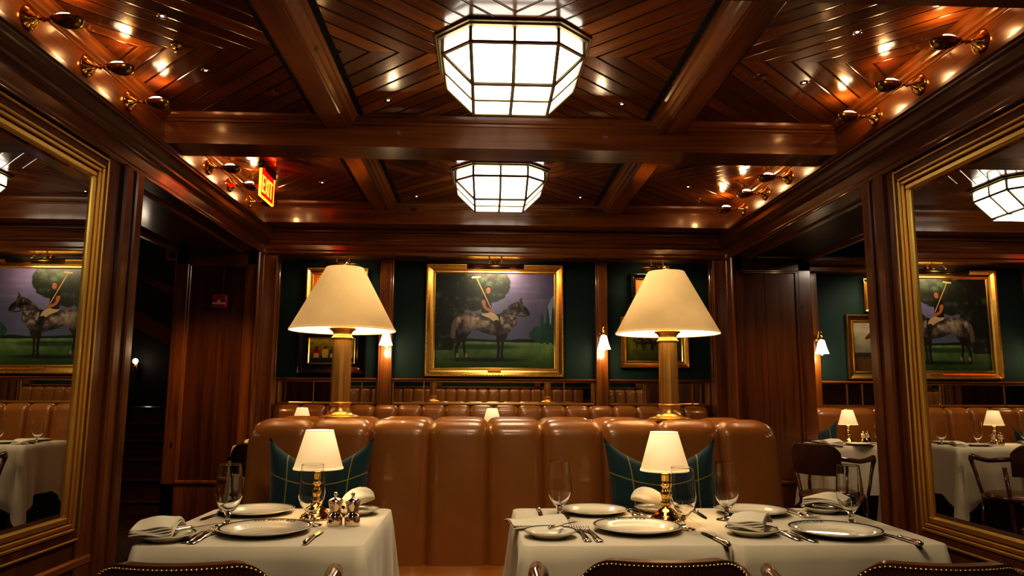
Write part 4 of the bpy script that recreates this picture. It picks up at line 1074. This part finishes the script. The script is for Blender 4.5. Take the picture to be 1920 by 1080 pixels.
# ---- far tables
fy = .7655
dup(A0, (-.043, 5.95, fy), 0, 'small lamp with cream shade on the central pair of tables by the back wall', scale=.95)
dup(A0, (-1.53, 5.95, fy), 0, 'small lamp with cream shade on the back table at the left corner', scale=.95)
dup(A0, (2.83, 5.97, fy), 0, 'small lamp with bright shade on the side room table', scale=.95)
for i, (x, y, r, d) in enumerate(((-.35, 5.72, 0, 'front of the left one of the central back pair'), (-.40, 5.98, PI, 'wall side of the left one of the central back pair'), (.28, 5.72, 0, 'front of the right one of the central back pair'), (.33, 5.98, PI, 'wall side of the right one of the central back pair'),
                          (-1.6, 5.70, 0, 'front of the left corner back table'), (-1.72, 5.98, PI, 'wall side of the left corner back table'), (2.80, 5.76, 0, 'front of the side room banquette table'), (2.66, 5.99, PI, 'wall side of the side room banquette table'), (2.93, 4.98, 0, 'far side of the nearer side room table'))):
    dup(P0, (x, y, fy), r, 'dinner plate on the '+d, scale=.95)
for x, y, d in ((.15, 5.88, 'in the middle of the central back pair'), (-.22, 5.84, 'left of the lamp on the central back pair'), (.47, 5.84, 'at the right end of the central back pair'), (-.53, 5.80, 'at the left end of the central back pair'), (3.02, 5.86, 'on the side room banquette table'), (-1.33, 5.8, 'on the left corner back table')):
    dup(G0, (x, y, fy), 0, 'stemmed glass '+d)
for x, y, d in ((.03, 5.78, 'left one, on the central back pair'), (.085, 5.79, 'right one, on the central back pair'), (2.93, 5.93, 'left one, on the side room table'), (2.985, 5.97, 'right one, on the side room table')):
    dup(H0, (x, y, fy), 0, 'silver mill, '+d)
for x, y, r, s, d in ((-.13, 5.66, .2, .9, 'in front of the lamp on the central back pair'), (.46, 5.65, .1, .9, 'at the right end of the central back pair'), (-.53, 5.64, .3, .9, 'at the left end of the central back pair'), (2.58, 5.75, .0, 1.1, 'on the left of the side room banquette table'), (2.75, 4.86, .3, .9, 'on the nearer side room table'), (-1.84, 5.72, .2, .9, 'on the left corner back table')):
    dup(N0, (x, y, fy), r, 'folded napkin '+d, scale=s)

# ------------------------------------------------------------------ big lamps on the banquette
def big_lamp(label, loc):
    t = thing('table_lamp', label, 'lamp', loc, group='large brass column lamps on the banquette')
    MB().lathe([(.0005, 0), (.092, 0), (.094, .004), (.078, .008), (.060, .014), (.050, .028), (.047, .045), (.047, .058), (.052, .060), (.052, .066), (.044, .069), (.0005, .07)], 40).obj('foot', BRASS, t)
    m = MB()      # fluted column
    def f(u, v):
        a = 2*PI*u; r = (.0465-.004*v)*(1-.035*abs(math.sin(a*8))); return (r*math.cos(a), r*math.sin(a), .068+v*.285)
    m.grid(128, 4, f); m.obj('column', BRASS, t)
    MB().lathe([(.0005, .348), (.042, .348), (.050, .352), (.050, .360), (.044, .364), (.040, .372), (.044, .384), (.052, .392), (.060, .396), (.060, .404), (.054, .408), (.064, .414), (.070, .418), (.070, .424), (.058, .428), (.0005, .43)], 40).obj('capital', BRASS, t)
    s = MB().lathe([(.240, .392), (.085, .682), (.083, .682), (.238, .392)], 64, mis=[0, 0, 1, 0], close=True); s.obj('shade', [SHADE, SHADEIN], t)
    MB().lathe([(.2385, .389), (.2415, .389), (.2405, .396), (.2375, .396)], 64, close=True).obj('shade_trim', SHADE, t.children[-1])
    m = MB().tube([(0, 0, .43), (0, 0, .69)], .004); m.tube([(-.083, 0, .680), (.083, 0, .680)], .002); m.tube([(0, -.083, .680), (0, .083, .680)], .002)
    m.obj('harp', BRASSD, t)
    MB().lathe([(.006, .680), (.010, .685), (.014, .690), (.016, .698), (.014, .706), (.008, .712), (.0005, .714)], 20).obj('finial', BRASSP, t)
    MB().lathe([(.0005, .46), (.014, .465), (.028, .50), (.026, .53), (.0005, .555)], 16, c=(0, 0, 0)).obj('bulb', BULB, t)
    return t
big1 = big_lamp('tall brass column lamp with wide parchment shade, left one on the banquette', (-.765, 3.42, 1.039))
dup(big1, (.735, 3.42, 1.037), 0, 'tall brass column lamp with wide parchment shade, right one on the banquette')

# ------------------------------------------------------------------ chairs
def make_chair(label, loc, rz=0., group='leather-backed bentwood armchairs'):
    """faces +Y, origin on the floor below the seat centre; back at -Y"""
    t = thing('bentwood_armchair', label, 'chair', loc, rz, group)
    R = .235
    # upholstered back: curved panel from angle -62..62 about -Y
    m = MB(); A = math.radians(44)
    def back(u, v, off):
        a = -PI/2+(u-.5)*2*A
        e = abs(2*u-1)
        top = .815-.06*max(0, (e-.55)/.45)**2.2; z = .60+(top-.60)*v
        r = R+.012+off+.02*(v-.5)
        return (r*math.cos(a), r*math.sin(a), z)
    nu = 28
    m.grid(nu, 8, lambda u, v: back(u, v, .008+.010*math.sin(PI*v)))
    m.grid(nu, 8, lambda u, v: back(u, v, -.020))
    m.add([back(i/nu, 1, o) for o in (.008, -.020) for i in range(nu+1)], [(i, i+1, nu+2+i, nu+1+i) for i in range(nu)], 0, True)
    m.add([back(i/nu, 0, o) for o in (.008, -.020) for i in range(nu+1)], [(i, i+1, nu+2+i, nu+1+i) for i in range(nu)], 0, True)
    for u in (0, 1): m.add([back(u, j/8, o) for o in (.008, -.020) for j in range(9)], [(j, j+1, 10+j, 9+j) for j in range(8)])
    m.obj('leather_back', LEATHD, t)
    nh = MB()
    for i in range(45):
        p = back(.01+.98*i/44, .965, .013); nh.lathe([(.0005, .0035), (.0035, .002), (.0045, 0), (.0005, -.001)], 8, c=p)
        vv = nh.v[-32:]; 
    nh.obj('nailhead_trim', BRASSD, t.children[0])
    # arm rail
    for s in (-1, 1):
        pts = []
        for k in range(7):
            a = -PI/2+s*(math.radians(14)+math.radians(64)*k/6); pts.append(((R+.008)*math.cos(a), (R+.008)*math.sin(a), .735-.006*k))
        x = pts[-1][0]; y = pts[-1][1]
        pts += [(x+s*.012, y+.06, .704), (x+s*.016, y+.12, .712), (x+s*.010, y+.17, .716), (x-s*.004, y+.205, .698), (x-s*.012, y+.205, .665), (x-s*.01, y+.17, .60), (x-s*.01, y+.145, .53), (x-s*.02, y+.13, .46)]
        rs = [.016]*7+[.017, .019, .020, .018, .014, .012, .011, .011]
        MB().tube(pts, .016, 12, rs=rs).obj('arm', CHAIRW, t)
        MB().tube([((R+.004)*math.cos(-PI/2+s*.95), (R+.004)*math.sin(-PI/2+s*.95), .66), ((R-.03)*math.cos(-PI/2+s*.9), (R-.03)*math.sin(-PI/2+s*.9), .44), ((R-.005)*math.cos(-PI/2+s*.85), (R+.03)*math.sin(-PI/2+s*.85), 0)], .014, 10).obj('leg', CHAIRW, t)
        MB().tube([(s*.155, .15, .45), (s*.165, .165, .2), (s*.18, .19, 0)], .015, 10, rs=[.018, .015, .012]).obj('leg', CHAIRW, t)
    MB().lathe([(.0005, .435), (.20, .435), (.215, .442), (.215, .458), (.20, .466), (.0005, .470)], 36, c=(0, .0, 0)).obj('seat', LEATHD, t)
    MB().lathe([(.205, .425), (.222, .425), (.226, .44), (.222, .455), (.205, .455)], 36, close=True).obj('seat_ring', CHAIRW, t)
    MB().lathe([(.150, .19), (.158, .182), (.166, .19), (.158, .198)], 32, close=True).obj('stretcher_ring', CHAIRW, t)
    return t
C0 = make_chair('leather-backed armchair at the bottom left, pushed to the left table', (-.725, 1.785, 0), .02)
dup(C0, (.262, 1.80, 0), -.02, 'leather-backed armchair in the bottom middle, pushed to the middle table')
dup(C0, (.830, 1.76, 0), -.06, 'leather-backed armchair at the bottom right, pushed to the right-hand table')
dup(C0, (-1.60, 5.28, 0), .05, 'bentwood armchair at the back corner table, left of the middle banquette')
dup(C0, (-.32, 5.25, 0), .0, 'bentwood armchair at the left one of the central back tables')
dup(C0, (.30, 5.25, 0), .0, 'bentwood armchair at the right one of the central back tables')
dup(C0, (2.37, 5.33, 0), -.95, 'bentwood armchair standing in the right-hand opening')
dup(C0, (2.98, 4.34, 0), -.1, 'bentwood armchair behind the right-hand pier in the side room')

# ------------------------------------------------------------------ lights
def light(kind, loc, energy, color=(1, .72, .42), size=.05, rot=None, spot=None, blend=.6, sy=None):
    d = bpy.data.lights.new('lamp_or_fill_light', kind); d.energy = energy; d.color = color
    if kind == 'POINT': d.shadow_soft_size = size
    if kind == 'SPOT': d.shadow_soft_size = size; d.spot_size = spot; d.spot_blend = blend
    if kind == 'AREA':
        d.shape = 'RECTANGLE'; d.size = size; d.size_y = sy or size
    o = bpy.data.objects.new('lamp_or_fill_light', d); COL.objects.link(o); o.location = loc
    if rot: o.rotation_euler = rot
    return o
WARM = (1, .66, .34); WW = (1, .82, .58)
for y, e in ((3.314, 7), (5.29, 6), (1.39, 11), (-.5, 9)):
    light('AREA', (0, y, ZC-.24), e, WW, .34, sy=.34)
for s in (-1, 1):
    for y in ys: light('POINT', (s*1.79, y, 2.665), 1.0, (1, .56, .24), .02)
for x, y in ((-.765, 3.42), (.735, 3.42)):
    light('POINT', (x, y, 1.60), 6, WARM, .04)
for x, y, z in ((-.650, 2.475, ZT+.24), (.467, 2.43, ZT+.24)): light('POINT', (x, y, z), 1.0, WARM, .02)
for x in (-.043, -1.53, 2.83): light('POINT', (x, 5.95, 1.0), .7, WARM, .02)
for x, z in ((-.96, 1.53), (.935, 1.53), (2.87, 1.5)): light('POINT', (x, 6.42, z-.03), 2.0, (1, .76, .46), .04)
for x, z, e, w in ((-.018, 2.262, 4.5, .42), (-1.36, 2.265, 2.6, .25), (1.43, 2.265, 2.6, .25), (3.6, 2.245, 2.6, .25)):
    light('AREA', (x, 6.462, z), e, (1, .78, .50), w, rot=(math.radians(35), 0, 0), sy=.02)
light('POINT', (-1.62, 5.17, 2.60), .9, (1, .02, .01), .05)
# lights of the modelled pinhole spots
for (x, y, d) in spots:
    light('SPOT', (x*.96, y*.96, ZC-.02), 13, (1, .80, .58), .015, spot=1.0, blend=.9)
for (x, y, e) in ((-.7, 1.9, 9), (.3, 1.9, 9), (.95, 1.9, 9), (-1.1, 5.0, 12), (0, 5.9, 12), (1.1, 5.0, 8), (-1.3, -1.05, 30), (-.45, -1.05, 30), (.45, -1.05, 30), (1.3, -1.05, 30)):  # extra downlights without fixtures, added to brighten tables, seats and the rear
    light('SPOT', (x, y, ZC-.02), e, (1, .80, .58), .02, spot=1.1, blend=.9)
light('SPOT', (-2.3, 5.1, 2.24), 42, (1, .62, .28), .03, rot=(math.radians(35), 0, 0), spot=1.2, blend=1)  # added fill spot, no fixture, to lift the left jamb panel
light('POINT', (-3.3, 6.3, 2.6), 14, (1, .45, .25), .2)  # added fill so the dark hall and stairs show faintly
light('SPOT', (2.3, 5.1, 2.24), 22, (1, .66, .36), .03, rot=(math.radians(35), 0, 0), spot=1.2, blend=1)  # added fill spot without a fixture, for the right jamb panel
light('SPOT', (3.35, 5.75, 2.40), 26, (1, .82, .58), .03, rot=(math.radians(52), 0, 0), spot=1.1, blend=1)  # spot added to light the chestnut horse painting; no fixture modelled
light('AREA', (3.3, 5.0, 2.4), 14, (1, .85, .68), .3, sy=.8)  # area fill added to brighten the side room, not a lamp there
light('POINT', (-3.95, 8.28, 1.48), .5, (1, .8, .6), .03)

w = bpy.data.worlds.new('World'); scene.world = w; w.use_nodes = True
w.node_tree.nodes['Background'].inputs[0].default_value = (.5, .3, .18, 1); w.node_tree.nodes['Background'].inputs[1].default_value = .03

# ------------------------------------------------------------------ camera
pitch, yaw, roll = .1409, .0393, .0053
cam = bpy.data.cameras.new('Camera'); cam.lens = 36*1391.37/1920; cam.sensor_width = 36; cam.clip_start = .02
co = bpy.data.objects.new('Camera', cam); COL.objects.link(co)
right = Vector((math.cos(yaw), -math.sin(yaw), 0)); fwd = Vector((math.sin(yaw)*math.cos(pitch), math.cos(yaw)*math.cos(pitch), math.sin(pitch)))
up = right.cross(fwd)
xr = right*math.cos(roll)+up*math.sin(roll); yu = -right*math.sin(roll)+up*math.cos(roll)
Mx = Matrix((xr, yu, -fwd)).transposed().to_4x4(); Mx.translation = (-.125, 0, 1.15)
co.matrix_world = Mx
scene.camera = co
scene.view_settings.view_transform = 'Standard'
scene.view_settings.look = 'High Contrast'
scene.view_settings.exposure = .18
cy = scene.cycles
cy.use_denoising = True
cy.max_bounces = 12; cy.glossy_bounces = 6; cy.transmission_bounces = 8; cy.diffuse_bounces = 3
cy.sample_clamp_indirect = 4; cy.caustics_reflective = False; cy.caustics_refractive = False
